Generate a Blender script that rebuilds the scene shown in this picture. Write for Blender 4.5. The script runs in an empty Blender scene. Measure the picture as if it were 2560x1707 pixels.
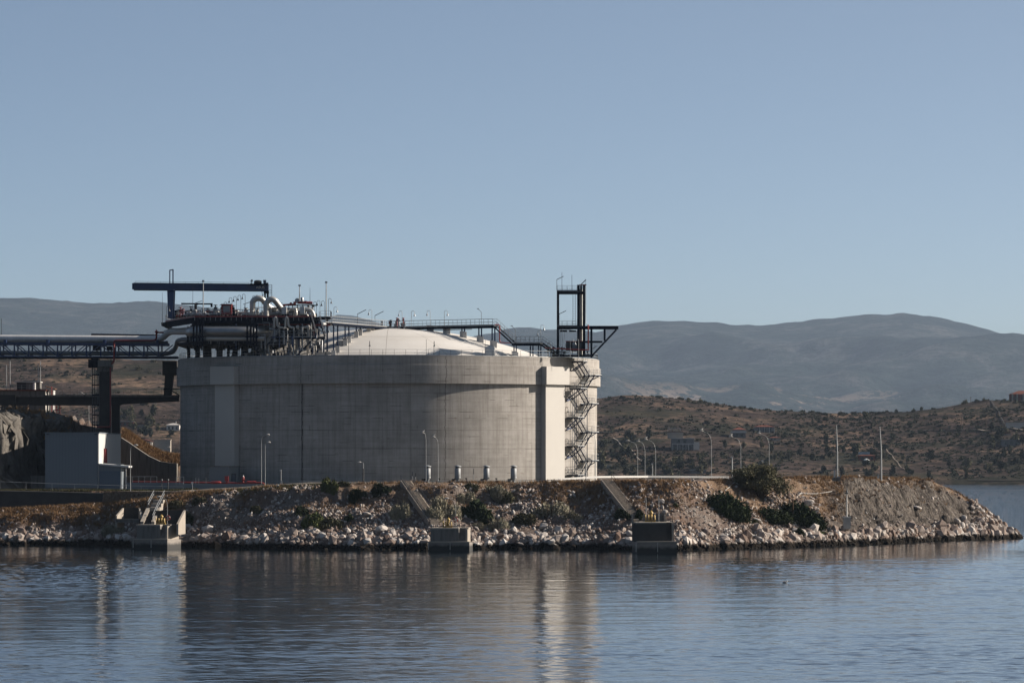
import bpy, bmesh, math, random
import numpy as np
from mathutils import Vector, Matrix

# ------------------------------------------------------------------ camera, sky, sun
H, F, HY = 14.0, 11090.0, 1145.0          # eye height, focal length in photo pixels, horizon row
SC = bpy.context.scene
COL = SC.collection
cam_d = bpy.data.cameras.new('camera'); cam = bpy.data.objects.new('camera', cam_d); COL.objects.link(cam)
cam.location = (0, 0, H); cam.rotation_euler = (math.radians(90), 0, 0)
cam_d.sensor_width = 36.0; cam_d.lens = F / 2560 * 36.0
cam_d.shift_y = (HY - 853.5) / 2560
cam_d.clip_start = 1.0; cam_d.clip_end = 60000
SC.camera = cam
SUN_AZ, SUN_EL = math.radians(79.0), math.radians(26.0)      # clockwise from +Y
world = bpy.data.worlds.new("World"); SC.world = world; world.use_nodes = True
wn = world.node_tree.nodes; wl = world.node_tree.links
wn.clear()
sky = wn.new('ShaderNodeTexSky'); sky.sky_type = 'NISHITA'; sky.sun_disc = False
sky.sun_elevation = SUN_EL; sky.sun_rotation = SUN_AZ
sky.air_density = 1.0; sky.dust_density = 5.0; sky.ozone_density = 0.8; sky.altitude = 0
bg = wn.new('ShaderNodeBackground'); bg.inputs['Strength'].default_value = 0.0725
wo = wn.new('ShaderNodeOutputWorld')
stc = wn.new('ShaderNodeTexCoord'); smp = wn.new('ShaderNodeMapping'); smp.inputs['Scale'].default_value = (1, 1, 5.0)   # blue comes in low above the horizon haze
wl.new(stc.outputs['Generated'], smp.inputs[0]); wl.new(smp.outputs[0], sky.inputs[0])
tint = wn.new('ShaderNodeMix'); tint.data_type = 'RGBA'; tint.blend_type = 'MULTIPLY'; tint.inputs[0].default_value = 1
tint.inputs[7].default_value = (.93, 1.02, 1.02, 1); wl.new(sky.outputs[0], tint.inputs[6]); wl.new(tint.outputs[2], bg.inputs[0]); wl.new(bg.outputs[0], wo.inputs[0])
sun_d = bpy.data.lights.new('sun', 'SUN'); sun = bpy.data.objects.new('sun', sun_d); COL.objects.link(sun)
sun_d.energy = 5.0; sun_d.angle = math.radians(0.5); sun_d.color = (1.0, 0.90, 0.79)
sdir = Vector((math.sin(SUN_AZ) * math.cos(SUN_EL), math.cos(SUN_AZ) * math.cos(SUN_EL), math.sin(SUN_EL)))
sun.rotation_euler = (-sdir).to_track_quat('-Z', 'Y').to_euler(); sun.location = (300, 60, 200)
SC.view_settings.view_transform = 'Standard'; SC.view_settings.look = 'None'
SC.view_settings.exposure = 1.2; SC.view_settings.gamma = 1
SC.cycles.max_bounces = 5; SC.cycles.diffuse_bounces = 2; SC.cycles.volume_bounces = 0
R = random.Random(7)
RN = np.random.default_rng(11)

def P(px, py, Y):
    return Vector(((px - 1280) * Y / F, Y, H - (py - HY) * Y / F))
def PX(px, Y): return (px - 1280) * Y / F
def PZ(py, Y): return H - (py - HY) * Y / F

# ------------------------------------------------------------------ materials
ALB = .55      # every albedo is set against this common scale
class NT:
    def __init__(s, name):
        s.m = bpy.data.materials.new(name); s.m.use_nodes = True
        s.t = s.m.node_tree; s.t.nodes.clear()
        s.out = s.n('ShaderNodeOutputMaterial'); s.b = s.n('ShaderNodeBsdfPrincipled')
        s.l(s.b.outputs[0], s.out.inputs[0]); s.tc = s.n('ShaderNodeTexCoord')
    def n(s, k, **kw):
        x = s.t.nodes.new(k)
        for a, v in kw.items(): setattr(x, a, v)
        return x
    def l(s, a, b): s.t.links.new(a, b)
    def noise(s, scale, detail=4, rough=.6, vec=None, stretch=None, dist=0):
        x = s.n('ShaderNodeTexNoise'); x.inputs['Scale'].default_value = scale
        x.inputs['Detail'].default_value = detail; x.inputs['Roughness'].default_value = rough
        x.inputs['Distortion'].default_value = dist
        v = vec or s.tc.outputs['Object']
        if stretch:
            mp = s.n('ShaderNodeMapping'); mp.inputs['Scale'].default_value = stretch
            if len(stretch) > 3: pass
            s.l(v, mp.inputs[0]); v = mp.outputs[0]
        s.l(v, x.inputs['Vector']); return x.outputs['Fac']
    def ramp(s, fac, *stops):
        x = s.n('ShaderNodeValToRGB'); r = x.color_ramp
        while len(r.elements) < len(stops): r.elements.new(.5)
        for e, (p, c) in zip(r.elements, stops):
            e.position = p; e.color = (*c, 1) if len(c) == 3 else c
        s.l(fac, x.inputs[0]); return x.outputs[0]
    def mix(s, fac, a, b, mode='MIX'):
        x = s.n('ShaderNodeMix', data_type='RGBA', blend_type=mode)
        if isinstance(fac, (int, float)): x.inputs[0].default_value = fac
        else: s.l(fac, x.inputs[0])
        for i, v in ((6, a), (7, b)):
            if isinstance(v, tuple): x.inputs[i].default_value = (*v, 1)
            else: s.l(v, x.inputs[i])
        return x.outputs[2]
    def math(s, op, a, b=None, c=None, clamp=False):
        x = s.n('ShaderNodeMath', operation=op, use_clamp=clamp)
        for i, v in enumerate((a, b, c)):
            if v is None: continue
            if isinstance(v, (int, float)): x.inputs[i].default_value = v
            else: s.l(v, x.inputs[i])
        return x.outputs[0]
    def g(s, v): return (v, v, v)
    def bump(s, h, dist=.05, strength=1):
        x = s.n('ShaderNodeBump'); x.inputs['Distance'].default_value = dist; x.inputs['Strength'].default_value = strength
        s.l(h, x.inputs['Height']); s.l(x.outputs[0], s.b.inputs['Normal'])
    def col(s, c):
        if isinstance(c, tuple): s.b.inputs['Base Color'].default_value = (*(x * ALB for x in c), 1)
        else: s.l(s.mix(1.0, c, (ALB, ALB, ALB), 'MULTIPLY'), s.b.inputs['Base Color'])
    def rough(s, r, metal=0):
        s.b.inputs['Roughness'].default_value = r; s.b.inputs['Metallic'].default_value = metal
        if r > .84: s.b.inputs['Specular IOR Level'].default_value = 0.03      # porous, dusty surfaces

MATS = {}
def simple(name, c, rough=.7, metal=0, var=.25, scale=.8, bump=0, streak=False):
    k = NT(name); d = tuple(x * (1 - var) for x in c); b = tuple(min(1, x * (1 + var * .6)) for x in c)
    f = k.noise(scale, 5, .65, stretch=(3, 3, .25) if streak else None)
    k.col(k.ramp(f, (.3, d), (.5, c), (.72, b))); k.rough(rough, metal)
    if bump: k.bump(k.noise(scale * 6, 4), bump)
    MATS[name] = k.m; return k.m
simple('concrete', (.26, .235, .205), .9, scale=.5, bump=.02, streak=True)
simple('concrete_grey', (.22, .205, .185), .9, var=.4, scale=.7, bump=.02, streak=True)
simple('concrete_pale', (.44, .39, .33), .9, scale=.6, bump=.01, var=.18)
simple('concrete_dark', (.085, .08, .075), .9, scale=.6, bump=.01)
simple('buttress_paint', (.60, .57, .52), .8, var=.05, scale=.2)
simple('navy', (.008, .034, .12), .45, var=.25)
simple('navy_dark', (.004, .009, .022), .85, var=.25)
simple('galv', (.42, .43, .44), .45, .6, var=.15)
simple('steel_dark', (.06, .065, .07), .5, .4)
simple('pipe_silver', (.56, .54, .50), .45, .5, var=.12, scale=1.2)
simple('pipe_grey', (.20, .225, .25), .5, .2, var=.12)
simple('red', (.30, .022, .018), .5, var=.2)
simple('red_bright', (.40, .028, .022), .45, var=.15)
simple('white', (.75, .73, .69), .6, var=.08)
simple('white_dirty', (.58, .55, .50), .75, var=.2)
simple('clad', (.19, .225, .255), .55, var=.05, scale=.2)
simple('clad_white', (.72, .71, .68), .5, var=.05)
simple('door_grey', (.10, .14, .19), .55, var=.08)
simple('black', (.012, .012, .013), .6)
simple('yellow', (.46, .29, .05), .5, var=.2, scale=4)
simple('wood', (.12, .085, .06), .85, var=.3)
simple('rail_zinc', (.40, .41, .41), .5, .3, var=.1)
simple('stone_step', (.40, .34, .28), .95, var=.35, scale=3, bump=.05)
simple('roof_red', (.21, .085, .062), .85, var=.25, scale=.6)
simple('roof_brown', (.20, .11, .07), .85, var=.25, scale=.6)
simple('brick_red', (.22, .07, .05), .9, var=.2)
simple('house_white', (.66, .62, .57), .85, var=.12, scale=.15)
simple('house_cream', (.48, .42, .35), .85, var=.15, scale=.15)
simple('house_grey', (.24, .24, .24), .85, var=.15, scale=.15)
simple('glass_dark', (.02, .025, .03), .15)
simple('roof_blue', (.35, .50, .55), .6)
simple('road_dust', (.46, .40, .34), .95, var=.2, scale=.05)
simple('asphalt', (.085, .08, .078), .9, var=.25, scale=.4, bump=.01)
simple('bark', (.10, .075, .055), .9, var=.3, scale=3)
simple('vent_grey', (.32, .335, .345), .6, .1, var=.12, scale=2, streak=True)
simple('gull_white', (.8, .8, .78), .7, var=.03)
simple('gull_grey', (.25, .26, .28), .7, var=.05)

def leaf_mat(name, c, c2, scale=1.2):
    k = NT(name); f = k.noise(scale, 3)
    inf = k.n('ShaderNodeObjectInfo')
    col = k.ramp(f, (.3, c), (.7, c2))
    hs = k.n('ShaderNodeHueSaturation'); k.l(col, hs.inputs['Color'])
    k.l(k.math('MULTIPLY_ADD', inf.outputs['Random'], .5, .75), hs.inputs['Value'])
    k.col(hs.outputs[0]); k.rough(.75)
    k.b.inputs['Specular IOR Level'].default_value = .08
    MATS[name] = k.m
leaf_mat('leaf_dark', (.022, .036, .016), (.055, .07, .03))
leaf_mat('leaf_green', (.07, .09, .03), (.17, .18, .065))
leaf_mat('leaf_sage', (.23, .21, .145), (.44, .40, .29))
leaf_mat('leaf_olive', (.07, .072, .038), (.19, .17, .10))
leaf_mat('leaf_mound', (.025, .045, .018), (.065, .085, .032))
leaf_mat('leaf_far', (.026, .032, .020), (.06, .062, .036), .2)
leaf_mat('grass_dry', (.20, .115, .055), (.36, .22, .11), .6)
leaf_mat('grass_green', (.06, .065, .025), (.13, .11, .045), .6)

# tank wall: formwork panels, lift joints, stains
def tank_wall():
    k = NT('tank_concrete')
    sp = k.n('ShaderNodeSeparateXYZ'); k.l(k.tc.outputs['Object'], sp.inputs[0])
    ang = k.math('ARCTAN2', sp.outputs[0], k.math('MULTIPLY', sp.outputs[1], -1))
    u = k.math('MULTIPLY', ang, 37.0)
    cb = k.n('ShaderNodeCombineXYZ'); k.l(u, cb.inputs[0]); k.l(sp.outputs[2], cb.inputs[1])
    def brick(w, h, mort, off):
        b = k.n('ShaderNodeTexBrick'); b.offset = off; b.inputs['Scale'].default_value = 1
        b.inputs['Brick Width'].default_value = w; b.inputs['Row Height'].default_value = h
        b.inputs['Mortar Size'].default_value = mort; b.inputs['Mortar Smooth'].default_value = .6
        b.inputs['Color1'].default_value = (.42, .42, .42, 1); b.inputs['Color2'].default_value = (.56, .56, .56, 1)
        b.inputs['Mortar'].default_value = (.3, .3, .3, 1); k.l(cb.outputs[0], b.inputs['Vector']); return b
    b1 = brick(4.65, 3.13, .075, 0); b2 = brick(1.16, 3.13, .06, 0); b3 = brick(9.3, 1.04, .05, .37)
    base = k.ramp(k.noise(.25, 6, .7), (.3, (.385, .36, .33)), (.7, (.56, .53, .49)))
    st = k.noise(1.0, 5, .7, vec=cb.outputs[0], stretch=(1.6, .07, 1))
    base = k.mix(.5, base, k.ramp(st, (.34, (.60, .57, .53)), (.55, (1.05, 1.05, 1.05))), 'MULTIPLY')
    hz = k.noise(1.0, 5, .7, vec=cb.outputs[0], stretch=(.06, 1.5, 1))
    base = k.mix(.4, base, k.ramp(hz, (.3, (.62, .6, .57)), (.6, (1.05, 1.05, 1.05))), 'MULTIPLY')
    base = k.mix(.3, base, k.mix(1.0, b1.outputs['Color'], (2, 2, 2), 'MULTIPLY'), 'MULTIPLY')
    base = k.mix(k.math('MULTIPLY', b1.outputs['Fac'], .13), base, (.16, .13, .11))
    gate = k.ramp(k.noise(.35, 2, .5, vec=cb.outputs[0]), (.45, (0, 0, 0)), (.62, (1, 1, 1)))
    base = k.mix(k.math('MULTIPLY', k.math('MULTIPLY', b2.outputs['Fac'], gate), .2), base, (.17, .13, .10))
    gate2 = k.ramp(k.noise(.6, 2, .5, vec=cb.outputs[0], stretch=(.4, 1, 1)), (.56, (0, 0, 0)), (.62, (1, 1, 1)))
    base = k.mix(k.math('MULTIPLY', k.math('MULTIPLY', b3.outputs['Fac'], gate2), .8), base, (.10, .08, .07))
    rust = k.ramp(k.noise(.5, 4, .6, vec=cb.outputs[0], stretch=(.9, 1.8, 1)), (.64, (0, 0, 0)), (.74, (1, 1, 1)))
    base = k.mix(k.math('MULTIPLY', rust, .5), base, (.21, .15, .10))
    # two long cracks
    wob = k.math('MULTIPLY_ADD', k.noise(.9, 4, .6, vec=cb.outputs[0], stretch=(.01, 1, 1)), .8, -.4)
    for a0 in (16.6, -21.9):
        d = k.math('ABSOLUTE', k.math('SUBTRACT', k.math('ADD', u, wob), math.radians(a0) * 37))
        base = k.mix(k.math('MULTIPLY', k.math('LESS_THAN', d, .055), .75), base, (.07, .06, .05))
    k.col(base); k.rough(.92); k.bump(b1.outputs['Fac'], .01, -.3); MATS['tank_concrete'] = k.m
tank_wall()
def dome_mat():
    k = NT('dome_concrete')
    sp = k.n('ShaderNodeSeparateXYZ'); k.l(k.tc.outputs['Object'], sp.inputs[0])
    ang = k.math('ARCTAN2', sp.outputs[0], k.math('MULTIPLY', sp.outputs[1], -1))
    r = k.math('SQRT', k.math('ADD', k.math('MULTIPLY', sp.outputs[0], sp.outputs[0]), k.math('MULTIPLY', sp.outputs[1], sp.outputs[1])))
    fr = k.math('FRACT', k.math('MULTIPLY_ADD', ang, 16 / (2 * math.pi), .48))
    d = k.math('MULTIPLY', k.math('MULTIPLY', k.math('ABSOLUTE', k.math('SUBTRACT', fr, .5)), 2 * math.pi / 16), r)
    lines = k.math('LESS_THAN', d, .05)
    for rr in (16.5, 27.0, 8.0):
        lines = k.math('MAXIMUM', lines, k.math('LESS_THAN', k.math('ABSOLUTE', k.math('SUBTRACT', r, rr)), .09))
    base = k.ramp(k.noise(.15, 5, .65), (.3, (.72, .68, .62)), (.7, (.84, .81, .76)))
    k.col(k.mix(k.math('MULTIPLY', lines, .6), base, (.25, .22, .19))); k.rough(.85); MATS['dome_concrete'] = k.m
dome_mat()

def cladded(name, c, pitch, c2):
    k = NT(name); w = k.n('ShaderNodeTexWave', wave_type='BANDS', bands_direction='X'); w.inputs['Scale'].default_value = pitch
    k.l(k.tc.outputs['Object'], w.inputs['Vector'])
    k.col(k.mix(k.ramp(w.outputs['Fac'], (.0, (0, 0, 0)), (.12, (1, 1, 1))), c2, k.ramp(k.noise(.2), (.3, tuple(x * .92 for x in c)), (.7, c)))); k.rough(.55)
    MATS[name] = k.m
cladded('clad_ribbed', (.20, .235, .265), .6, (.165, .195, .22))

def banded(name, c, pitch, metal, rough):        # insulated pipe jackets with seams
    k = NT(name); w = k.n('ShaderNodeTexWave', wave_type='BANDS', bands_direction='X'); w.inputs['Scale'].default_value = pitch
    k.l(k.tc.outputs['Object'], w.inputs['Vector'])
    f = k.ramp(w.outputs['Fac'], (.0, (.72, .72, .72)), (.08, (1, 1, 1)))
    k.col(k.mix(1.0, k.ramp(k.noise(.7, 4), (.3, tuple(x * .8 for x in c)), (.7, c)), f, 'MULTIPLY')); k.rough(rough, metal); MATS[name] = k.m
banded('pipe_jacket', (.40, .41, .42), 1.5, .8, .42); banded('pipe_pale', (.95, .92, .88), 1.2, .1, .5)

# ------------------------------------------------------------------ numeric helpers
def _hash(ix, iy, seed):
    n = (ix.astype(np.int64) * 374761393 + iy.astype(np.int64) * 668265263 + seed * 974634777) & 0xffffffff
    n = ((n ^ (n >> 13)) * 1274126177) & 0xffffffff
    return ((n ^ (n >> 16)) & 0xffff) / 65535.0
def vn(x, y, seed=0):
    x = np.asarray(x, float); y = np.asarray(y, float)
    ix = np.floor(x); iy = np.floor(y); fx = x - ix; fy = y - iy
    fx = fx * fx * (3 - 2 * fx); fy = fy * fy * (3 - 2 * fy)
    a = _hash(ix, iy, seed); b = _hash(ix + 1, iy, seed); c = _hash(ix, iy + 1, seed); d = _hash(ix + 1, iy + 1, seed)
    return (a * (1 - fx) + b * fx) * (1 - fy) + (c * (1 - fx) + d * fx) * fy
def fbm(x, y, seed=0, oct=4, gain=.5):
    s = 0; a = 1; t = 0
    for o in range(oct):
        s = s + a * vn(x * 2 ** o + 17.3 * o, y * 2 ** o - 9.1 * o, seed + o); t += a; a *= gain
    return s / t
def sst(a, b, x):
    t = np.clip((x - a) / (b - a), 0, 1); return t * t * (3 - 2 * t)

def raw_mesh(name, V, Fq, mats, smooth=False, mi=None):
    V = np.asarray(V, dtype=np.float32).reshape(-1, 3); Fq = np.asarray(Fq, dtype=np.int32)
    me = bpy.data.meshes.new(name); n = Fq.shape[1]
    me.vertices.add(len(V)); me.vertices.foreach_set('co', V.ravel())
    me.loops.add(Fq.size); me.loops.foreach_set('vertex_index', Fq.ravel())
    me.polygons.add(len(Fq)); me.polygons.foreach_set('loop_start', np.arange(0, Fq.size, n, dtype=np.int32))
    if mi is not None: me.polygons.foreach_set('material_index', np.asarray(mi, dtype=np.int32))
    me.polygons.foreach_set('use_smooth', np.full(len(Fq), smooth))
    for m in mats: me.materials.append(MATS[m])
    me.update(calc_edges=True); return me
def grid_faces(nx, ny):
    i = np.arange(nx - 1)[None, :] + np.arange(ny - 1)[:, None] * nx
    i = i.ravel(); return np.stack([i, i + 1, i + nx + 1, i + nx], 1)

def tag(o, label=None, cat=None, group=None, kind=None):
    if label: o['label'] = label
    if cat: o['category'] = cat
    if group: o['group'] = group
    if kind: o['kind'] = kind
    return o
def obj(name, me, parent=None, loc=None):
    o = bpy.data.objects.new(name, me); COL.objects.link(o)
    if parent: o.parent = parent
    if loc is not None: o.location = loc
    return o
def thing(name, label, cat, loc, rz=0, group=None):
    o = bpy.data.objects.new(name, None); COL.objects.link(o); o.location = loc; o.rotation_euler = (0, 0, rz)
    o.empty_display_size = .5
    return tag(o, label, cat, group)
def copy_tree(o, parent=None):
    c = o.copy(); COL.objects.link(c); c.parent = parent
    for ch in list(o.children): copy_tree(ch, c)
    return c

class MB:
    def __init__(s): s.v = []; s.f = []; s.sm = []
    def add(s, vs, fs, smooth=False):
        n = len(s.v); s.v += [tuple(v) for v in vs]; s.f += [tuple(i + n for i in f) for f in fs]; s.sm += [smooth] * len(fs); return s
    def box(s, c, d, rz=0, taper=1):
        x, y, z = (q / 2 for q in d); cs, sn = math.cos(rz), math.sin(rz); vs = []
        for k, (a, b, e) in enumerate([(-1, -1, -1), (1, -1, -1), (1, 1, -1), (-1, 1, -1), (-1, -1, 1), (1, -1, 1), (1, 1, 1), (-1, 1, 1)]):
            t = taper if e > 0 else 1; X, Y = a * x * t, b * y * t
            vs.append((c[0] + X * cs - Y * sn, c[1] + X * sn + Y * cs, c[2] + e * z))
        return s.add(vs, [(0, 3, 2, 1), (4, 5, 6, 7), (0, 1, 5, 4), (1, 2, 6, 5), (2, 3, 7, 6), (3, 0, 4, 7)])
    def bx(s, x0, x1, y0, y1, z0, z1): return s.box(((x0 + x1) / 2, (y0 + y1) / 2, (z0 + z1) / 2), (abs(x1 - x0), abs(y1 - y0), abs(z1 - z0)))
    def beam(s, a, b, w, h=None):
        a = Vector(a); b = Vector(b); h = h or w; d = b - a
        if d.length < 1e-6: return s
        d.normalize(); up = Vector((0, 0, 1)) if abs(d.z) < .95 else Vector((0, 1, 0))
        r = d.cross(up).normalized(); u = r.cross(d).normalized(); vs = []
        for p in (a, b):
            for i, j in ((-1, -1), (1, -1), (1, 1), (-1, 1)): vs.append(p + r * (i * w / 2) + u * (j * h / 2))
        return s.add(vs, [(3, 2, 1, 0), (4, 5, 6, 7), (0, 1, 5, 4), (1, 2, 6, 5), (2, 3, 7, 6), (3, 0, 4, 7)])
    def tube(s, pts, r, seg=8, cap=True, close=False):
        pts = [Vector(p) for p in pts]; n = len(pts); vs = []; fs = []
        rr = r if isinstance(r, (list, tuple)) else [r] * n
        prev = None
        for i, p in enumerate(pts):
            if close: d = pts[(i + 1) % n] - pts[i - 1]
            else: d = (pts[min(i + 1, n - 1)] - pts[max(i - 1, 0)])
            d.normalize()
            if prev is None:
                up = Vector((0, 0, 1)) if abs(d.z) < .9 else Vector((0, 1, 0)); u = d.cross(up).normalized()
            else:
                u = prev - d * prev.dot(d); u.normalize()
            prev = u; w = d.cross(u)
            for k in range(seg):
                a = 2 * math.pi * k / seg; vs.append(p + (u * math.cos(a) + w * math.sin(a)) * rr[i])
        m = n if close else n - 1
        for i in range(m):
            for k in range(seg):
                a = i * seg + k; b = i * seg + (k + 1) % seg; j = ((i + 1) % n) * seg
                fs.append((a, b, j + (k + 1) % seg, j + k))
        s.add(vs, fs, seg > 5)
        if cap and not close:
            s.add(vs[:seg], [tuple(range(seg))[::-1]]); s.add(vs[-seg:], [tuple(range(seg))])
        return s
    def lathe(s, c, prof, seg=16, smooth=True):
        vs = []; fs = []; n = len(prof)
        for k in range(seg):
            a = 2 * math.pi * k / seg
            for r, z in prof: vs.append((c[0] + r * math.cos(a), c[1] + r * math.sin(a), c[2] + z))
        for k in range(seg):
            for i in range(n - 1):
                a = k * n + i; b = ((k + 1) % seg) * n + i; fs.append((a, b, b + 1, a + 1))
        return s.add(vs, fs, smooth)
    def prism(s, poly, y0, y1):          # polygon in XZ extruded along Y
        n = len(poly); vs = [(x, y0, z) for x, z in poly] + [(x, y1, z) for x, z in poly]
        return s.add(vs, [tuple(range(n)), tuple(range(2 * n - 1, n - 1, -1))] + [((i + 1) % n, i, n + i, n + (i + 1) % n) for i in range(n)])
    def slab(s, poly, z0, z1):           # polygon in XY extruded along Z
        n = len(poly); vs = [(x, y, z0) for x, y in poly] + [(x, y, z1) for x, y in poly]
        return s.add(vs, [tuple(range(n))[::-1], tuple(range(n, 2 * n))] + [(i, (i + 1) % n, n + (i + 1) % n, n + i) for i in range(n)])
    def rail(s, pts, h=1.05, sp=1.5, r=.03, mid=1, kick=True, closed=False):
        pts = [Vector(p) for p in pts]
        if closed: pts = pts + [pts[0]]
        for a, b in zip(pts[:-1], pts[1:]):
            L = (b - a).length; n = max(1, round(L / sp))
            for i in range(n + 1):
                p = a.lerp(b, i / n); s.beam(p, p + Vector((0, 0, h)), r * 1.6)
            for q in range(mid + 1):
                z = Vector((0, 0, h * (1 - q / (mid + 1)))); s.beam(a + z, b + z, r * 1.6)
            if kick: s.beam(a + Vector((0, 0, .08)), b + Vector((0, 0, .08)), .02, .14)
        return s
    def ladder(s, a, b, w=.45, r=.03, side=(1, 0, 0), step=.4, cage=0):
        a = Vector(a); b = Vector(b); sd = Vector(side) * w / 2
        s.beam(a - sd, b - sd, r * 2); s.beam(a + sd, b + sd, r * 2); n = int((b - a).length / step)
        for i in range(n + 1):
            p = a.lerp(b, i / n); s.beam(p - sd, p + sd, r * 1.3)
        return s
    def flight(s, a, b, w, nrm, n=10):   # steel stair: stringers + treads
        a = Vector(a); b = Vector(b); nv = Vector(nrm).normalized() * w / 2
        s.beam(a - nv, b - nv, .06, .25); s.beam(a + nv, b + nv, .06, .25)
        for i in range(1, n):
            p = a.lerp(b, i / n); s.beam(p - nv, p + nv, .26, .04)
        return s
    def build(s, name, mat, parent=None, origin=None, raw=False):
        o3 = Vector(origin) if origin is not None else Vector((0, 0, 0))
        if parent and not raw:
            q = parent
            while q: o3 = o3 + q.location; q = q.parent
        me = bpy.data.meshes.new(name)
        me.from_pydata([(v[0] - o3.x, v[1] - o3.y, v[2] - o3.z) for v in s.v], [], s.f)
        me.polygons.foreach_set('use_smooth', s.sm); me.materials.append(MATS[mat]); me.update()
        o = obj(name, me, parent)
        if origin is not None: o.location = Vector(origin)
        return o

def arc(c, r, a0, a1, n=8, plane='xz', t=0):
    out = []
    for i in range(n + 1):
        a = math.radians(a0 + (a1 - a0) * i / n)
        if plane == 'xz': out.append((c[0] + r * math.cos(a), c[1], c[2] + r * math.sin(a)))
        else: out.append((c[0] + r * math.cos(a), c[1] + r * math.sin(a), c[2]))
    return out
def smooth_path(pts, rad, n=4):
    pts = [Vector(p) for p in pts]; out = [pts[0]]
    for i in range(1, len(pts) - 1):
        a, p, b = pts[i - 1], pts[i], pts[i + 1]; da = (a - p); db = (b - p)
        r = min(rad, da.length * .49, db.length * .49); p0 = p + da.normalized() * r; p1 = p + db.normalized() * r
        for k in range(n + 1):
            t = k / n; out.append(p0 * (1 - t) ** 2 + p * 2 * t * (1 - t) + p1 * t * t)
    out.append(pts[-1]); return out

# ------------------------------------------------------------------ island ground
_WP = np.array([(-600, 1360), (0, 1362), (130, 1362), (250, 1363), (400, 1367), (480, 1368), (640, 1371), (800, 1373), (1100, 1374), (1250, 1372),
                (1450, 1373), (1600, 1375), (1700, 1375), (1800, 1372), (1950, 1368), (2123, 1363), (2230, 1358), (2317, 1353), (2400, 1349.5), (2478, 1347), (2540, 1345)], float)
_CP = np.array([(-600, 1290, 13), (0, 1275, 13), (250, 1262, 15), (367, 1250, 15), (480, 1233, 16), (600, 1225, 19), (700, 1216, 21), (800, 1212, 22), (1000, 1208, 22),
                (1300, 1206, 22), (1500, 1204, 22), (1700, 1203, 24), (1850, 1200, 26), (2050, 1194, 29), (2200, 1197, 27), (2290, 1197, 24), (2335, 1203, 20), (2400, 1234, 15),
                (2450, 1266, 10), (2500, 1304, 6), (2535, 1338, 2.0)], float)
_Yw = H * F / (_WP[:, 1] - HY); _Xw = (_WP[:, 0] - 1280) * _Yw / F
_cYw = np.interp(_CP[:, 0], _WP[:, 0], _Yw); _Yc = _cYw + _CP[:, 2]
_Xc = (_CP[:, 0] - 1280) * _Yc / F; _Zc = H - (_CP[:, 1] - HY) * _Yc / F
XTIP = _Xw[-1]
def fYw(X): return np.interp(X, _Xw, _Yw)
def fOff(X): return np.interp(X, _Xc, _CP[:, 2])
def fZc(X): return np.interp(X, _Xc, _Zc)
def terrace(X): return np.interp(X, [-200, -56, -44, -34, 60, 80, 100], [8.55, 8.6, 9.3, 9.95, 9.95, 9.6, 9.3])
def hill_top(X): return np.interp(X, [-260, -92, -85, -80, -76, -73.3, -72.4, -71, -69.3, -67.3, -65.2, -63.4, -61.5, -60, -58], [24, 22.3, 21.3, 20.4, 19.7, 19, 17.8, 16.9, 15.7, 14.4, 13.4, 13.1, 12.9, 12.2, 9])
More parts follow.
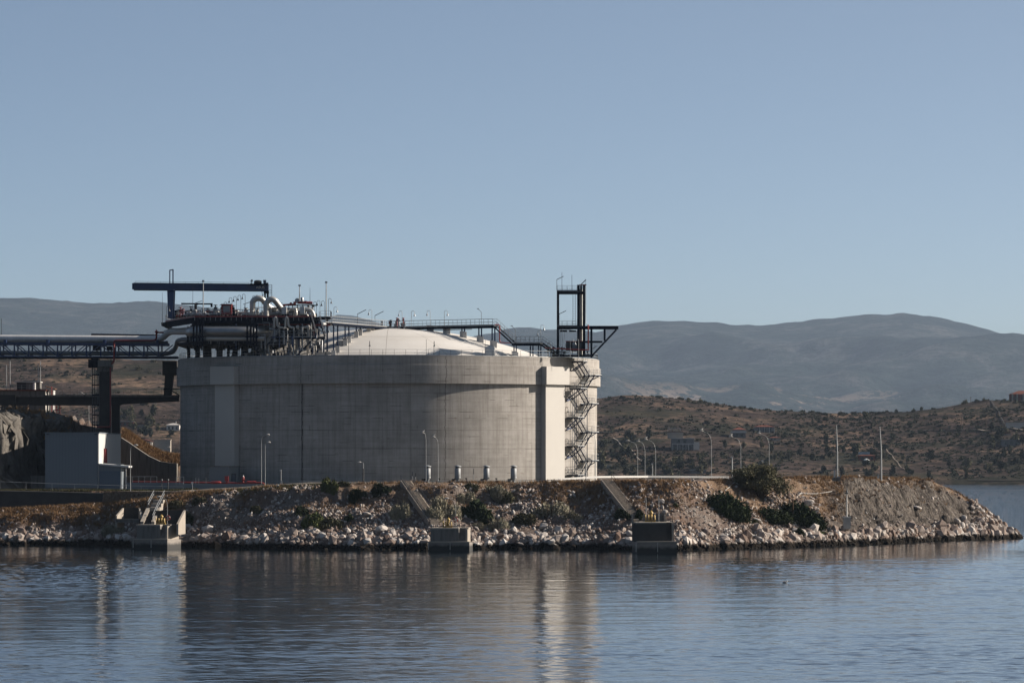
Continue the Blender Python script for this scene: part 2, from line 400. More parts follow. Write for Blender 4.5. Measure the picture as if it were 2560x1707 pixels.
def island_z(X, Y, rough=1.0):
    X = np.asarray(X, float); Y = np.asarray(Y, float)
    Yw = fYw(X); off = fOff(X); Zc = fZc(X)
    wig = (fbm(X * .12, Y * .0 + 3, 5, 3) - .5) * 2.2 + (vn(X * .8, Y * 0 + 9, 8) - .5) * .8
    s = (Y - Yw - wig * np.clip(off / 15, .1, 1)) / off
    n1 = fbm(X * .10, Y * .16, 21, 4) - .5; n2 = fbm(X * .5, Y * .6, 31, 4) - .5; n3 = fbm(X * 1.7, Y * 1.9, 41, 3) - .5
    # three typical bank profiles: rubble toe, scarp, grassy shoulder
    pl = np.interp(s, [0, .03, .45, .62, 1], [0, .10, .36, .80, 1])
    pm = np.interp(s, [0, .04, .40, .50, 1], [0, .09, .34, .46, 1])
    pr = np.interp(s, [0, .04, .35, .8, 1], [0, .07, .27, .84, 1])
    wl = 1 - sst(-46, -28, X); wr = sst(36, 56, X)
    p = pl * wl + pr * wr + pm * (1 - wl - wr)
    sc = sst(-.05, .25, n1) * (1 - wr)                       # steeper, undercut stretches
    p2 = np.interp(s, [0, .04, .34, .44, .75, .84, 1], [0, .09, .24, .47, .62, .9, 1])
    p = p * (1 - sc) + p2 * sc
    z = p * Zc
    band = np.clip(s * 6, 0, 1) * np.clip((1.03 - s) * 6, 0, 1) * np.clip(Zc / 6, 0, 1)
    S_ = s * off; fa = X * .77 + S_ * .64 + 2.2 * n1 + .8 * n2; fb_ = X * .64 - S_ * .77
    fold = (1 - np.abs(2 * vn(fa * .75, fb_ * .10, 61) - 1)) ** 2 * 1.3 + (1 - np.abs(2 * vn(fa * 1.9, fb_ * .22, 62) - 1)) ** 2 * .6
    strata = (fold - .35) * sst(48, 56, X) * band
    z = z + rough * band * (n1 * 1.5 + n2 * 1.2 + n3 * .55) + strata
    z = np.where(s < 0, s * off * .7, z)
    # plateau behind the crest
    ter = terrace(X)
    left = X < -52
    tz = np.where(left, np.where(Y > fYw(X) + off + 3.2, ter, Zc), Zc + (ter - Zc) * sst(0, 14, Y - Yw - off))
    z = np.where(s > 1, tz + (n2 * .1), z)
    # hill behind the buildings, cut off square behind the yard
    hz = hill_top(X) + n2 * .3
    ys_ = np.interp(X, [-90, -86.5, -84, -81, -79], [731.8, 732.3, 737, 752, 766]) + n1 * 4; dy_ = Y - ys_
    slope = sst(0, np.interp(X, [-86, -80], [9, 22]), dy_) * (hz - ter) + ter + n2 * 3.2 * sst(0, 3, dy_) + n3 * 2.4 * sst(0, 3, dy_)
    z = np.where((X < -78.2) & (dy_ > -2) & (Y > 731.6), np.where(Y < 838, slope, ter), z)
    z = np.where((X >= -78.2) & (X < -73) & (Y > 793) & (Y < np.interp(X, [-79, -76, -73], [838, 830, 808])), hz, z)
    z = np.where((X >= -73) & (X < -58) & (Y > 823.5) & (Y < 834), hz - .2 + 1.5 * sst(824, 828, Y), z)
    # back shore
    Yb = np.interp(X, [-100, 15, 50, 65, 75, 84, 90, XTIP], [980, 900, 790, 785, 782, 778, 775, 772])
    Yb = np.maximum(Yb, Yw + off + 1.5)
    z = np.where(Y > Yb, z - (Y - Yb) * .75, z)
    z = np.where(X > XTIP - .5, z - (X - XTIP + .5) * 1.2, z)
    return np.maximum(z, -3)
def ground_at(px, py, y0=655, y1=900, far=None):
    Ys = np.arange(y0, y1, .1 if not far else 2.0); Xs = (px - 1280) * Ys / F; zr = H - (py - HY) * Ys / F
    zt = far(Xs, Ys) if far else island_z(Xs, Ys)
    k = np.argmax((zt >= zr) & (zt > .05))
    return Vector((Xs[k], Ys[k], zt[k]))

xs = np.concatenate([np.arange(-170, -92, .9), np.arange(-92, 106, .33)]); ys = np.concatenate([np.arange(658, 800, .33), np.arange(800, 1000, 3.0)])
gx, gy = np.meshgrid(xs, ys); gz = island_z(gx, gy)
cl = ((gx < -78.4) & (gy > 730) & (gy < 796)) * 1.0      # crags pushed in and out by height
gx0, gy0 = gx, gy; px_ = ((fbm(gz * .45, gx * .35, 401, 4) - .5) * 4 + (np.abs(vn(gz * 1.1 + gx * .6, gy * .5, 403) - .5)) * 2.4) * cl; py_ = ((fbm(gz * .5 + 9, gy * .3, 402, 4) - .5) * 4 + np.abs(vn(gz * 1.3, gx * .8 + gy * .4, 404) - .5) * 3 - .7) * cl
gx = gx + np.minimum(px_, np.maximum(-78.5 - gx, 0)); gy = gy + np.maximum(py_, np.minimum(731.9 - gy, 0))
me = raw_mesh('ground', np.stack([gx, gy, gz], -1), grid_faces(len(xs), len(ys)), [], smooth=True)
def bank_mat(name, stones=False):
    k = NT(name); sp = k.n('ShaderNodeSeparateXYZ'); geo = k.n('ShaderNodeNewGeometry'); pos = geo.outputs['Position']; k.l(pos, sp.inputs[0])
    n_big = k.noise(.12, 4, .6, vec=pos); n_mid = k.noise(.9, 5, .7, vec=pos); n_f = k.noise(5, 4, .7, vec=pos)
    soil = k.ramp(n_mid, (.3, (.10, .065, .048)), (.5, (.19, .13, .10)), (.72, (.32, .245, .20)))
    rock = k.ramp(n_f, (.3, (.14, .115, .10)), (.55, (.27, .23, .20)), (.75, (.42, .38, .34)))
    if stones:
        isl = geo.outputs['Random Per Island']
        base = k.ramp(isl, (0, (.22, .155, .125)), (.35, (.36, .285, .245)), (.7, (.50, .435, .39)), (1, (.76, .71, .66)))
        base = k.mix(1.0, base, k.ramp(n_f, (.3, (.75, .73, .7)), (.65, (1, 1, 1))), 'MULTIPLY')
    else:
        base = k.mix(k.ramp(n_big, (.42, (0, 0, 0)), (.58, (.85, .85, .85))), soil, rock)
        at = k.n('ShaderNodeAttribute', attribute_name='zone'); sc = k.n('ShaderNodeSeparateColor'); k.l(at.outputs['Color'], sc.inputs[0])
        grass = k.ramp(k.noise(2.5, 5, .7, vec=pos), (.3, (.14, .088, .058)), (.5, (.25, .17, .115)), (.7, (.38, .29, .21)))
        edge = k.ramp(k.math('ADD', sc.outputs[0], k.math('MULTIPLY_ADD', n_mid, .9, -.45)), (.42, (0, 0, 0)), (.58, (1, 1, 1)))
        base = k.mix(edge, base, grass)
        net = k.ramp(k.noise(1.4, 6, .75, vec=pos, stretch=(1, .6, 1.3)), (.3, (.10, .085, .072)), (.5, (.19, .165, .145)), (.7, (.30, .27, .24)))
        mp = k.n('ShaderNodeMapping'); mp.inputs['Rotation'].default_value = (0, 0, math.radians(50)); k.l(pos, mp.inputs[0])
        strk = k.noise(1.0, 6, .75, vec=mp.outputs[0], stretch=(.10, .95, .3), dist=.9)
        net = k.mix(1.0, net, k.ramp(strk, (.40, (.22, .21, .20)), (.49, (.9, .9, .9)), (.6, (1.5, 1.47, 1.42))), 'MULTIPLY')  # shading of the folds put into the net colour as dark and bright streaks
        base = k.mix(sc.outputs[1], base, net)
        base = k.mix(sc.outputs[2], base, k.ramp(n_mid, (.3, (.16, .145, .13)), (.7, (.26, .24, .21))))
    wet = k.math('ADD', k.math('MULTIPLY_ADD', n_mid, 1.7, -.75), k.math('MULTIPLY', n_big, 1.2))
    wf = k.math('SUBTRACT', 1, k.math('DIVIDE', k.math('SUBTRACT', sp.outputs[2], wet), .35), clamp=True)
    base = k.mix(wf, base, (.022, .018, .014))
    k.col(base); k.rough(.92)
    if not stones: k.bump(k.math('ADD', k.math('ADD', n_mid, k.math('MULTIPLY', n_f, .6)), k.math('MULTIPLY', k.math('MULTIPLY', strk, sc.outputs[1]), 6.0)), .38)
    else: k.bump(n_f, .06)
    MATS[name] = k.m
bank_mat('bank'); bank_mat('bank_stone', True)
me.materials.append(MATS['bank']); gx, gy = gx0, gy0
offg = fOff(gx); sg = (gy - fYw(gx)) / offg
nz = fbm(gx * .09, gy * .12, 77, 3)
gr = np.where(gx < -52, sst(.55, .72, sg), sst(.62, .95, sg + (nz - .5) * .9)) * (sg < 1.6)
gr = np.maximum(gr, np.where((gx > 30) & (gx < 62), sst(.3, .7, sg + (nz - .5)), 0) * (sg < 1.5))
gr = np.maximum(gr, ((gx < -78.2) & (gy > 731)) * .3); gr = np.maximum(gr, ((gx > -73) & (gx < -58) & (gy > 822)) * .7)
net = sst(50, 56, gx) * (1 - sst(79, 84, gx)) * sst(.12, .3, sg) * (1 - sst(.84, .98, sg))
road = sst(1.25, 1.4, sg) * (gy < 790)
zone = np.stack([gr, net, road, np.ones_like(gr)], -1).astype(np.float32)
ca = me.color_attributes.new('zone', 'FLOAT_COLOR', 'POINT'); ca.data.foreach_set('color', zone.ravel())
tag(obj('ground', me), 'rocky island bank below the storage tank', None, None, 'structure')

# ------------------------------------------------------------------ water
def water():
    a = np.arange(-100, 100.1, .33); geo = 100 * 1.35 ** np.arange(1, 18)
    wx = np.concatenate([-geo[::-1], a, geo]); yn = np.concatenate([np.arange(262, 480, .28), np.arange(480, 800, .45)])
    wy = np.concatenate([[-3000, -800, -200, 0, 120, 200, 240, 255], yn, 800 + 60 * 1.3 ** np.arange(0, 19)])
    X, Y = np.meshgrid(wx, wy)
    fade = (1 - sst(88, 99, np.abs(X))) * sst(256, 266, Y) * (1 - sst(770, 798, Y))
    th = .25
    U = X * math.cos(th) + Y * math.sin(th); Vv = -X * math.sin(th) + Y * math.cos(th)
    gust = sst(.3, .7, fbm(X * .012, Y * .008, 300, 3)) * .8 + .25
    calm = 1 - .72 * sst(540, 690, Y + 25 * (vn(X * .03, Y * .02, 5) - .5))
    z = .10 * (fbm(U * .14, Vv * .30, 201, 2) - .5) + .085 * (fbm(U * .65, Vv * .85, 202, 2) - .5) * gust + .062 * (vn(U * 1.5, Vv * 1.7, 209) - .5) * gust + .055 * ((1 - np.abs(2 * fbm(U * .38, Vv * .62, 215, 2) - 1)) ** 2 - .6) * gust
    z *= fade * calm * (.95 + .75 * sst(15, 55, X))
    me = raw_mesh('water', np.stack([X, Y, z], -1), grid_faces(len(wx), len(wy)), [], smooth=True)
    k = NT('water'); k.col((.010, .018, .024)); k.rough(.015); k.b.inputs['IOR'].default_value = 1.333
    geo_ = k.n('ShaderNodeNewGeometry'); pos = geo_.outputs['Position']
    f = k.math('ADD', k.noise(1.6, 3, .6, vec=pos, stretch=(.8, 1, 1)), k.math('MULTIPLY', k.noise(4.2, 2, .6, vec=pos), .25))
    sp = k.n('ShaderNodeSeparateXYZ'); k.l(pos, sp.inputs[0]); far = k.math('DIVIDE', k.math('SUBTRACT', sp.outputs[1], 740), 160, clamp=True)
    wide = k.math('DIVIDE', k.math('SUBTRACT', k.math('ABSOLUTE', sp.outputs[0]), 86), 14, clamp=True)
    h2 = k.math('MULTIPLY', k.math('MULTIPLY', k.noise(.45, 4, .6, vec=pos, stretch=(.6, 1, 1)), k.math('MAXIMUM', far, wide)), .28)
    k.bump(k.math('ADD', k.math('MULTIPLY', f, .016), h2), 1, 1)
    me.materials.append(k.m); tag(obj('water', me), 'dark rippled sea water', None, None, 'structure')
water()

# ------------------------------------------------------------------ far hill and mountains
_rp = np.array([(-900, 880), (0, 893), (200, 891), (440, 900), (700, 940), (1100, 985), (1500, 996), (1560, 988), (1640, 992), (1750, 1003), (1850, 1018), (1950, 1026), (2100, 1031),
                (2250, 1029), (2300, 1023), (2350, 1019), (2400, 1009), (2460, 1000), (2560, 1004), (3400, 990)], float)
YS, YR = 2352.0, 2780.0
def hill_z(X, Y):
    X = np.asarray(X, float); Y = np.asarray(Y, float); px = 1280 + X * F / YR
    zr = H - (np.interp(px, _rp[:, 0], _rp[:, 1]) - HY) * YR / F
    yr = YR + 60 * (fbm(X * .006, Y * 0, 91, 2) - .5)
    sh = YS + 26 * (fbm(X * .012, Y * 0 + 4, 92, 3) - .5)
    t = (Y - sh) / (yr - sh)
    p = np.where(t < 1, np.clip(t, 0, 1) ** .82, 1 - (t - 1) * .9)
    n = fbm(X * .009, Y * .009, 93, 5) - .5; n2 = fbm(X * .06, Y * .06, 94, 4) - .5
    b = sst(0, .12, t) * (1 - .65 * sst(.8, 1.0, t) * (1 - sst(1.0, 1.1, t)))
    z = 1.2 * sst(-.01, .01, t) + p * (zr - 1.2) + b * (n * 9 + n2 * 2.4)
    return np.where(t < -.01, -3, z)
hx = np.arange(-640, 640, 3.0); hy = np.arange(2320, 2980, 3.0)
gx, gy = np.meshgrid(hx, hy); gz = hill_z(gx, gy)
me = raw_mesh('hill', np.stack([gx, gy, gz], -1), grid_faces(len(hx), len(hy)), [], smooth=True)
k = NT('hill'); pos = k.n('ShaderNodeNewGeometry').outputs['Position']
a = k.ramp(k.noise(.02, 5, .65, vec=pos), (.32, (.050, .036, .031)), (.5, (.098, .070, .058)), (.68, (.29, .195, .135)))
b = k.ramp(k.noise(.16, 6, .8, vec=pos), (.40, (.22, .27, .22)), (.56, (1, 1, 1)), (.8, (1.2, 1.15, 1.1)))
c = k.mix(1.0, a, b, 'MULTIPLY')
c = k.mix(k.math('MULTIPLY', k.ramp(k.noise(.013, 6, .7, vec=pos), (.50, (0, 0, 0)), (.58, (1, 1, 1))), .7), c, (.030, .034, .020))
g = k.ramp(k.noise(.35, 4, .75, vec=pos), (.66, (0, 0, 0)), (.72, (1, 1, 1)))
k.col(k.mix(k.math('MULTIPLY', g, .5), c, (.34, .30, .27))); k.rough(.95); k.bump(k.noise(.4, 5, .7, vec=pos), .9); MATS['hill'] = k.m
me.materials.append(k.m); tag(obj('hill', me), 'dry brown scrub hill across the strait', None, None, 'structure')

_m1 = np.array([(-1500, 800), (-400, 760), (0, 746), (60, 745), (120, 751), (200, 757), (290, 757), (350, 750), (400, 757), (480, 766), (600, 777), (760, 790), (830, 790), (880, 791), (920, 800), (980, 818),
                (1060, 838), (1180, 842), (1215, 834), (1270, 820), (1330, 821), (1400, 826), (1480, 828), (1510, 824), (1540, 815), (1590, 808), (1640, 802), (1690, 800), (1760, 806), (1830, 812), (1900, 813), (1960, 808),
                (2010, 803), (2100, 793), (2200, 785), (2240, 783), (2300, 788), (2380, 803), (2450, 820), (2520, 838), (2560, 845), (2620, 838), (3000, 800), (4200, 850)], float)
def mount_z(X, Y, YR2=20000., Y0=12500.):
    px = 1280 + X * F / YR2; zr = H - (np.interp(px, _m1[:, 0], _m1[:, 1]) - HY) * YR2 / F
    t = (Y - Y0) / (YR2 - Y0)
    p = np.where(t < 1, np.clip(t, 0, 1) ** 1.25, 1 - (t - 1) * 1.2)
    n = fbm(X * .00066, Y * .00053, 120, 5) - .5; n2 = fbm(X * .0033, Y * .0033, 121, 4) - .5
    b = sst(0, .15, t) * (1 - sst(.75, .98, t) * (1 - sst(1.0, 1.1, t)))
    rid = (np.abs(fbm(X * .00046 + Y * .00017, Y * .0003, 122, 3) - .5)) * -270
    zz = 4 + p * (zr - 4) + b * (n * 360 + n2 * 130 + rid * 1.3 + 48) + 20 * (fbm(X * .013, Y * .004, 125, 4) - .5) * sst(.9, 1, t)
    lim = H + (zr - H) * Y / YR2 - 90 * np.clip(1 - t, 0, .25)
    return np.where((t < .985) | (t > 1.008), np.minimum(zz, lim - 40 * np.clip(t - 1, 0, 1)), zz)
mx = np.arange(-5600, 5600, 29.0); my = np.arange(12200, 22000, 50.0)
gx, gy = np.meshgrid(mx, my); gz = mount_z(gx, gy)
me = raw_mesh('mountains', np.stack([gx, gy, gz], -1), grid_faces(len(mx), len(my)), [], smooth=True)
k = NT('mountains'); pos = k.n('ShaderNodeNewGeometry').outputs['Position']; sp = k.n('ShaderNodeSeparateXYZ'); k.l(pos, sp.inputs[0])
a = k.ramp(k.noise(.0028, 8, .74, vec=pos), (.40, (.010, .026, .024)), (.51, (.040, .062, .054)), (.64, (.17, .165, .155)))
b = k.ramp(k.noise(.024, 5, .8, vec=pos), (.38, (.35, .4, .35)), (.58, (1, 1, 1)))
c = k.mix(1.0, a, b, 'MULTIPLY')
fld = k.ramp(k.noise(.0017, 7, .68, vec=pos), (.50, (0, 0, 0)), (.53, (1, 1, 1)))
low = k.math('SUBTRACT', 1, k.math('DIVIDE', k.math('SUBTRACT', sp.outputs[2], 190), 100), clamp=True)
xm = k.math('SUBTRACT', 1, k.math('DIVIDE', k.math('ABSOLUTE', k.math('SUBTRACT', sp.outputs[0], 850)), 1050), clamp=True); low = k.math('MULTIPLY', low, k.math('MULTIPLY_ADD', xm, 1.2, .15, clamp=True))
trees = k.ramp(k.noise(.02, 3, .7, vec=pos), (.50, (1, 1, 1)), (.56, (0, 0, 0)))
c = k.mix(k.math('MULTIPLY', k.math('MULTIPLY', fld, low), trees), c, (.48, .36, .27))
k.col(c); k.rough(.95); k.bump(k.noise(.009, 7, .8, vec=pos), 110); me.materials.append(k.m)
tag(obj('mountains', me), 'hazy blue mountains on the horizon', None, None, 'structure')

# haze
hb = MB().bx(-16000, 16000, -400, 24500, -4.5, 800)
k = NT('haze'); k.t.nodes.remove(k.b); pv = k.n('ShaderNodeVolumePrincipled'); pv.inputs['Density'].default_value = 1.75e-5
pv.inputs['Color'].default_value = (.47, .60, .79, 1); pv.inputs['Anisotropy'].default_value = .25; k.l(pv.outputs[0], k.out.inputs['Volume']); MATS['haze'] = k.m
tag(hb.build('haze', 'haze'), None, None, None, 'stuff')

# ------------------------------------------------------------------ storage tank
TX, TY = -21.9, 788.9
RW, RR, RL = 37.0, 37.62, 37.42
Z0, ZB, ZL, ZT = 9.4, 26.67, 29.85, 31.36
def wallpt(deg, r=RW): a = math.radians(deg); return Vector((TX + r * math.sin(a), TY - r * math.cos(a), 0))
ZAP, RD = 37.0, 75.0
def dome_z(x, y):
    r2 = (x - TX) ** 2 + (y - TY) ** 2; return ZAP - (RD - math.sqrt(max(0, RD * RD - r2)))
tank = thing('storage_tank', 'huge round grey concrete tank with a white domed roof', 'storage tank', (TX, TY, 0))
TC = (TX, TY, 0)
MB().lathe(TC, [(RW, Z0 - 2), (RW, ZB + .1)], 256).build('wall', 'tank_concrete', tank)
MB().lathe(TC, [(RW - .02, ZB), (RR, ZB), (RR, ZL), (RL, ZL + .02), (RL, ZT), (RL - .7, ZT), (RL - .7, ZT - 5.5)], 256, smooth=False).build('ring_beam', 'tank_concrete', tank)
for q in COL.objects:
    if q.name == 'ring_beam': q.data.polygons.foreach_set('use_smooth', [True] * len(q.data.polygons)); q.data.set_sharp_from_angle(angle=.6)
MB().lathe(TC, [(RW - .4 - (RW - .4) * (1 - i / 14), ZAP - (RD - math.sqrt(RD * RD - ((RW - .4) * i / 14) ** 2))) for i in range(15)], 128).build('dome', 'dome_concrete', tank)
def buttress(deg, w, proud, z0=Z0 - 1, z1=ZL - .1):
    a = math.radians(deg); n = Vector((math.sin(a), -math.cos(a), 0)); t = Vector((math.cos(a), math.sin(a), 0)); c = Vector(TC)
    m = MB()
    for (ww, r1, za, zb) in ((w, RW + proud, z0, ZB), (w + 1.1, RR + proud, ZB, z1)):
        p = [c + n * (RW - 1.5) - t * ww / 2, c + n * r1 - t * ww / 2, c + n * r1 + t * ww / 2, c + n * (RW - 1.5) + t * ww / 2]
        m.slab([(q.x, q.y) for q in p], za, zb)
    m.build('buttress', 'buttress_paint', tank)
buttress(-46.5, 5.2, .95); buttress(50.7, 5.2, .95); buttress(140, 5.2, .95); buttress(230, 5.2, .95)
m = MB(); m.rail([(TX + (RL - .3) * math.cos(a * 2 * math.pi / 120), TY + (RL - .3) * math.sin(a * 2 * math.pi / 120), ZT) for a in range(120)], 1.05, 2.2, .028, closed=True)
m.build('rim_railing', 'rail_zinc', tank)
# swan neck lamp builder used as lamp parts
def swan(mb, p, h=2.6, d=(1, 0), r=.3):
    x, y, z = p; dx, dy = d; top = z + h
    pts = [(x, y, z), (x, y, top - r)] + [(x + dx * (r - r * math.cos(math.radians(a))), y + dy * (r - r * math.cos(math.radians(a))), top - r + r * math.sin(math.radians(a))) for a in range(30, 181, 30)]
    mb.tube(pts, .035, 6); e = pts[-1]; mb.tube([e, (e[0], e[1], e[2] - .25)], .03, 5)
    mb.lathe((e[0], e[1], e[2] - .65), [(.02, .42), (.08, .38), (.1, .2), (.22, .02), (.22, 0), (.05, .03)], 8)
def flood(mb, p, h=2.2, d=(1, 0)):
    x, y, z = p; mb.tube([(x, y, z), (x, y, z + h)], .04, 6)
    mb.beam((x, y, z + h), (x + d[0] * 1.5, y + d[1] * 1.5, z + h + .75), .22, .1)
for px, h, mir in ((800 / 1, 0, 0),): pass
for dg, d in ((-18, (-1, 0)), (-3.5, (.1, 1)), (13.5, (.1, 1)), (49, (1, 0)), (57, (1, 0))):
    b = wallpt(dg, RL - .35); m = MB(); swan(m, (b.x, b.y, ZT), 2.5, d, .28); m.build('lamp', 'steel_dark', tank)
for px, py, dg in ((1444, 948, 58), (1440, 1024, 58), (1440, 1102, 58), (1440, 1174, 58)):   # lamps fixed to the wall
    b = wallpt(52 + 5.0, RW + .1); m = MB(); z = PZ(py, b.y) - 2.2; swan(m, (b.x, b.y - .2, z), 2.6, (.9, -.4), .28); m.build('lamp', 'steel_dark', tank)
m = MB()
for dg in (60.5, 61.6): b = wallpt(dg, RW + .25); m.tube([(b.x, b.y, Z0), (b.x, b.y, ZB - .5)], .05, 6)
m.build('conduit', 'galv', tank)
# vertical tray beside the mid wall joint
b = wallpt(-21.9, RW + .06); MB().beam((b.x, b.y, Z0), (b.x, b.y, ZB - .1), .08, .12).build('conduit', 'navy_dark', tank)

# ------------------------------------------------------------------ stair on the tank wall
A0 = math.radians(63.2); N_ = Vector((math.sin(A0), -math.cos(A0), 0)); T_ = Vector((math.cos(A0), math.sin(A0), 0)); WB = Vector(TC) + N_ * RW
def SL(t, n, z): return WB + T_ * t + N_ * n + Vector((0, 0, z))
st = thing('zigzag_staircase', 'dark blue steel zigzag staircase climbing the sunlit side of the tank', 'staircase', (WB.x, WB.y, Z0))
lev = [(905, 'T'), (938, 'R'), (972, 'L'), (1009, 'R'), (1044, 'L'), (1080, 'R'), (1115, 'L'), (1151, 'R'), (1187, 'L'), (1206, 'G')]
TL, TR = -1.5, 1.7
for i, (py, s) in enumerate(lev):
    z = PZ(py, WB.y)
    if s in 'RLT':
        a, b = (TR, TR + 2.7) if s == 'R' else (TL - 2.6, TL + .1)
        if s == 'T': a, b = TL - 1.6, TL + .1
        n0 = .15 if i > 2 else .75; n1 = 2.35 if i > 2 else 2.9
        m = MB(); q = [SL(a, n0, 0), SL(b, n0, 0), SL(b, n1, 0), SL(a, n1, 0)]
        m.slab([(v.x, v.y) for v in q][::-1], z - .18, z)
        m.build('landing', 'navy_dark', st)
        m = MB(); e = [SL(a, n0, z), SL(a, n1, z), SL(b, n1, z), SL(b, n0, z)]
        if s == 'R': m.rail([e[0] * 1, e[3], e[2], e[1]], 1.05, 1.0, .025)
        else: m.rail([e[3], e[0], e[1], e[2]], 1.05, 1.0, .025)
        m.build('railing', 'galv', st)
        if s in 'LT':
            m = MB(); m.beam(SL(a + .4, n1 - .2, z - .15), SL(a + .3, .05, z - 1.9), .16); m.beam(SL(b - .4, n1 - .2, z - .15), SL(b - .4, .05, z - 1.9), .16)
            m.beam(SL(a + .4, .05, z - 2.1), SL(b - .2, .05, z - 1.7), .2); m.build('bracket', 'navy', st)
        else:
            m = MB(); m.beam(SL(a + .2, .05, z - .3), SL(a + .2, n1, z - .1), .16); m.beam(SL(b - 1, .05, z - 1.4), SL(b - 1, n1, z - .1), .14); m.build('bracket', 'navy', st)
    if i + 1 < len(lev):
        z2 = PZ(lev[i + 1][0], WB.y); s2 = lev[i + 1][1]
        if s in 'TL' and s2 == 'R': a, b, n = TL, TR, (.9 if i > 2 else 1.4)
        elif s2 == 'G': a, b, n = TL, TL + 1.6, .9
        else: a, b, n = TR, TL, (1.9 if i > 2 else 2.3)
        m = MB().flight(SL(a, n, z - .1), SL(b, n, z2 - .1), .85, N_, 11); m.build('stair_flight', 'navy_dark', st)
        m = MB()
        for dn in (-.42, .42):
            for hh in (1.0, .55): m.beam(SL(a, n + dn, z + hh), SL(b, n + dn, z2 + hh), .045)
            for f in (.05, .35, .65, .95): p = SL(a, n + dn, z).lerp(SL(b, n + dn, z2), f); m.beam(p, p + Vector((0, 0, 1)), .04)
        m.build('handrail', 'galv', st)
MB().beam(SL(TR + .3, 1.2, Z0 - .3), SL(TR + .3, 1.2, PZ(972, WB.y)), .12).build('post', 'navy', st)
MB().beam(SL(-.2, .25, Z0 - .3), SL(-.2, .25, PZ(940, WB.y)), .1).build('post', 'navy', st)

# ------------------------------------------------------------------ pump tower with frame on the rim
YT = 767.0
def X_(px, Y=YT): return PX(px, Y)
def Z_(py, Y=YT): return PZ(py, Y)
tw = thing('steel_tower', 'tall dark blue steel frame tower with a side bracket on the right rim', 'tower', (X_(1425), YT, ZT))
def col_(px, y0, y1, w=.42, Y=YT, name='column', mat='navy_dark', par=None): MB().beam((X_(px, Y), Y, Z_(y0, Y)), (X_(px, Y), Y, Z_(y1, Y)), w).build(name, mat, par or tw)
for Y in (YT, YT + 3.2):
    o = (Y - YT)
    col_(1395, 727, 888, .42, Y); col_(1446, 712, 892, .44, Y); col_(1460, 712, 892, .44, Y)
col_(1478.5, 823, 894, .36); col_(1511.5, 823, 852, .34)
for a, b, py, h in ((1392, 1463, 732, .55), (1392, 1546, 819, .62), (1463, 1506, 854.5, .34)):
    for Y in ((YT, YT + 3.2) if py < 850 else (YT,)): MB().beam((X_(a, Y), Y + .02, Z_(py, Y)), (X_(b, Y), Y + .02, Z_(py, Y)), .3, h).build('beam', 'navy_dark', tw)
MB().beam((X_(1541), YT + .03, Z_(824)), (X_(1481), YT + .03, Z_(888)), .3).build('brace', 'navy_dark', tw)
for py in (727, 815):
    m = MB(); m.bx(X_(1393), X_(1463), YT - .3, YT + 3.5, Z_(py) - .2, Z_(py) - .1); m.build('platform', 'steel_dark', tw)
    m = MB(); x0, x1 = X_(1393), X_(1443); m.rail([(x1, YT - .3, Z_(py)), (x0, YT - .3, Z_(py)), (x0, YT + 3.5, Z_(py)), (x1, YT + 3.5, Z_(py))], .9, .8, .02); m.build('railing', 'galv', tw)
for px, r in ((1451, .14), (1454.5, .16)): MB().tube([(X_(px), YT + 1.2, Z_(722)), (X_(px), YT + 1.2, Z_(890))], r, 8).build('pipe', 'pipe_silver', tw)
MB().bx(X_(1450), X_(1456), YT + .8, YT + 1.4, Z_(727), Z_(713)).build('panel', 'pipe_grey', tw)
MB().tube([(X_(1464.5), YT, Z_(712)), (X_(1464.5), YT, Z_(808)), (X_(1469), YT, Z_(813))], .05, 6).build('pipe', 'galv', tw)
MB().ladder((X_(1435.5), YT + .6, Z_(815)), (X_(1435.5), YT + .6, Z_(735)), .45, .03).build('ladder', 'galv', tw)
MB().ladder((X_(1403), YT + .6, Z_(888)), (X_(1403), YT + .6, Z_(825)), .4, .03).build('ladder', 'galv', tw)
m = MB(); m.beam((X_(1448), YT - .1, Z_(712)), (X_(1466), YT - .1, Z_(712)), .25, .16); m.build('beam', 'red', tw)
m = MB(); m.beam((X_(1453), YT, Z_(711)), (X_(1465), YT, Z_(699)), .5, .14); m.beam((X_(1465), YT, Z_(699)), (X_(1463), YT, Z_(712)), .05); m.build('hood', 'pipe_grey', tw)
for px, py, b in ((1392, 699, 727), (1398, 785, 815)):
    m = MB(); m.tube([(X_(px), YT - .35, Z_(b)), (X_(px), YT - .35, Z_(py))], .04, 6); m.beam((X_(px), YT - .35, Z_(py)), (X_(px + 17), YT - .35, Z_(py - 8)), .2, .1); m.build('floodlight', 'steel_dark', tw)
m = MB(); m.tube([(X_(1482), YT - .2, Z_(872)), (X_(1491), YT - .2, Z_(864))], .09, 6); m.build('floodlight', 'galv', tw)
for px, py in ((1405, 680), (1430, 687)): MB().tube([(X_(px), YT + 1, Z_(728)), (X_(px), YT + 1, Z_(py))], .035, 5).build('mast', 'steel_dark', tw)
MB().tube([(X_(1402), YT + 1, Z_(823)), (X_(1412), YT + 1, Z_(828)), (X_(1410), YT + 1, Z_(860))], .02, 4).build('hoist_chain', 'black', tw)
for px in (1409, 1432): MB().bx(X_(px - 9), X_(px + 9), YT + .6, YT + 1.4, Z_(829), Z_(825)).build('hoist', 'navy_dark', tw)
b = MB().bx(X_(1415), X_(1457), YT + .4, YT + 2.4, Z_(876), Z_(854)).build('shelter', 'steel_dark', tw)
MB().bx(X_(1414), X_(1458), YT + .3, YT + 2.5, Z_(854), Z_(852)).build('shelter_roof', 'red', tw)
MB().bx(X_(1431), X_(1453), YT + .34, YT + .42, Z_(872), Z_(857)).build('shelter_panel', 'pipe_grey', tw)
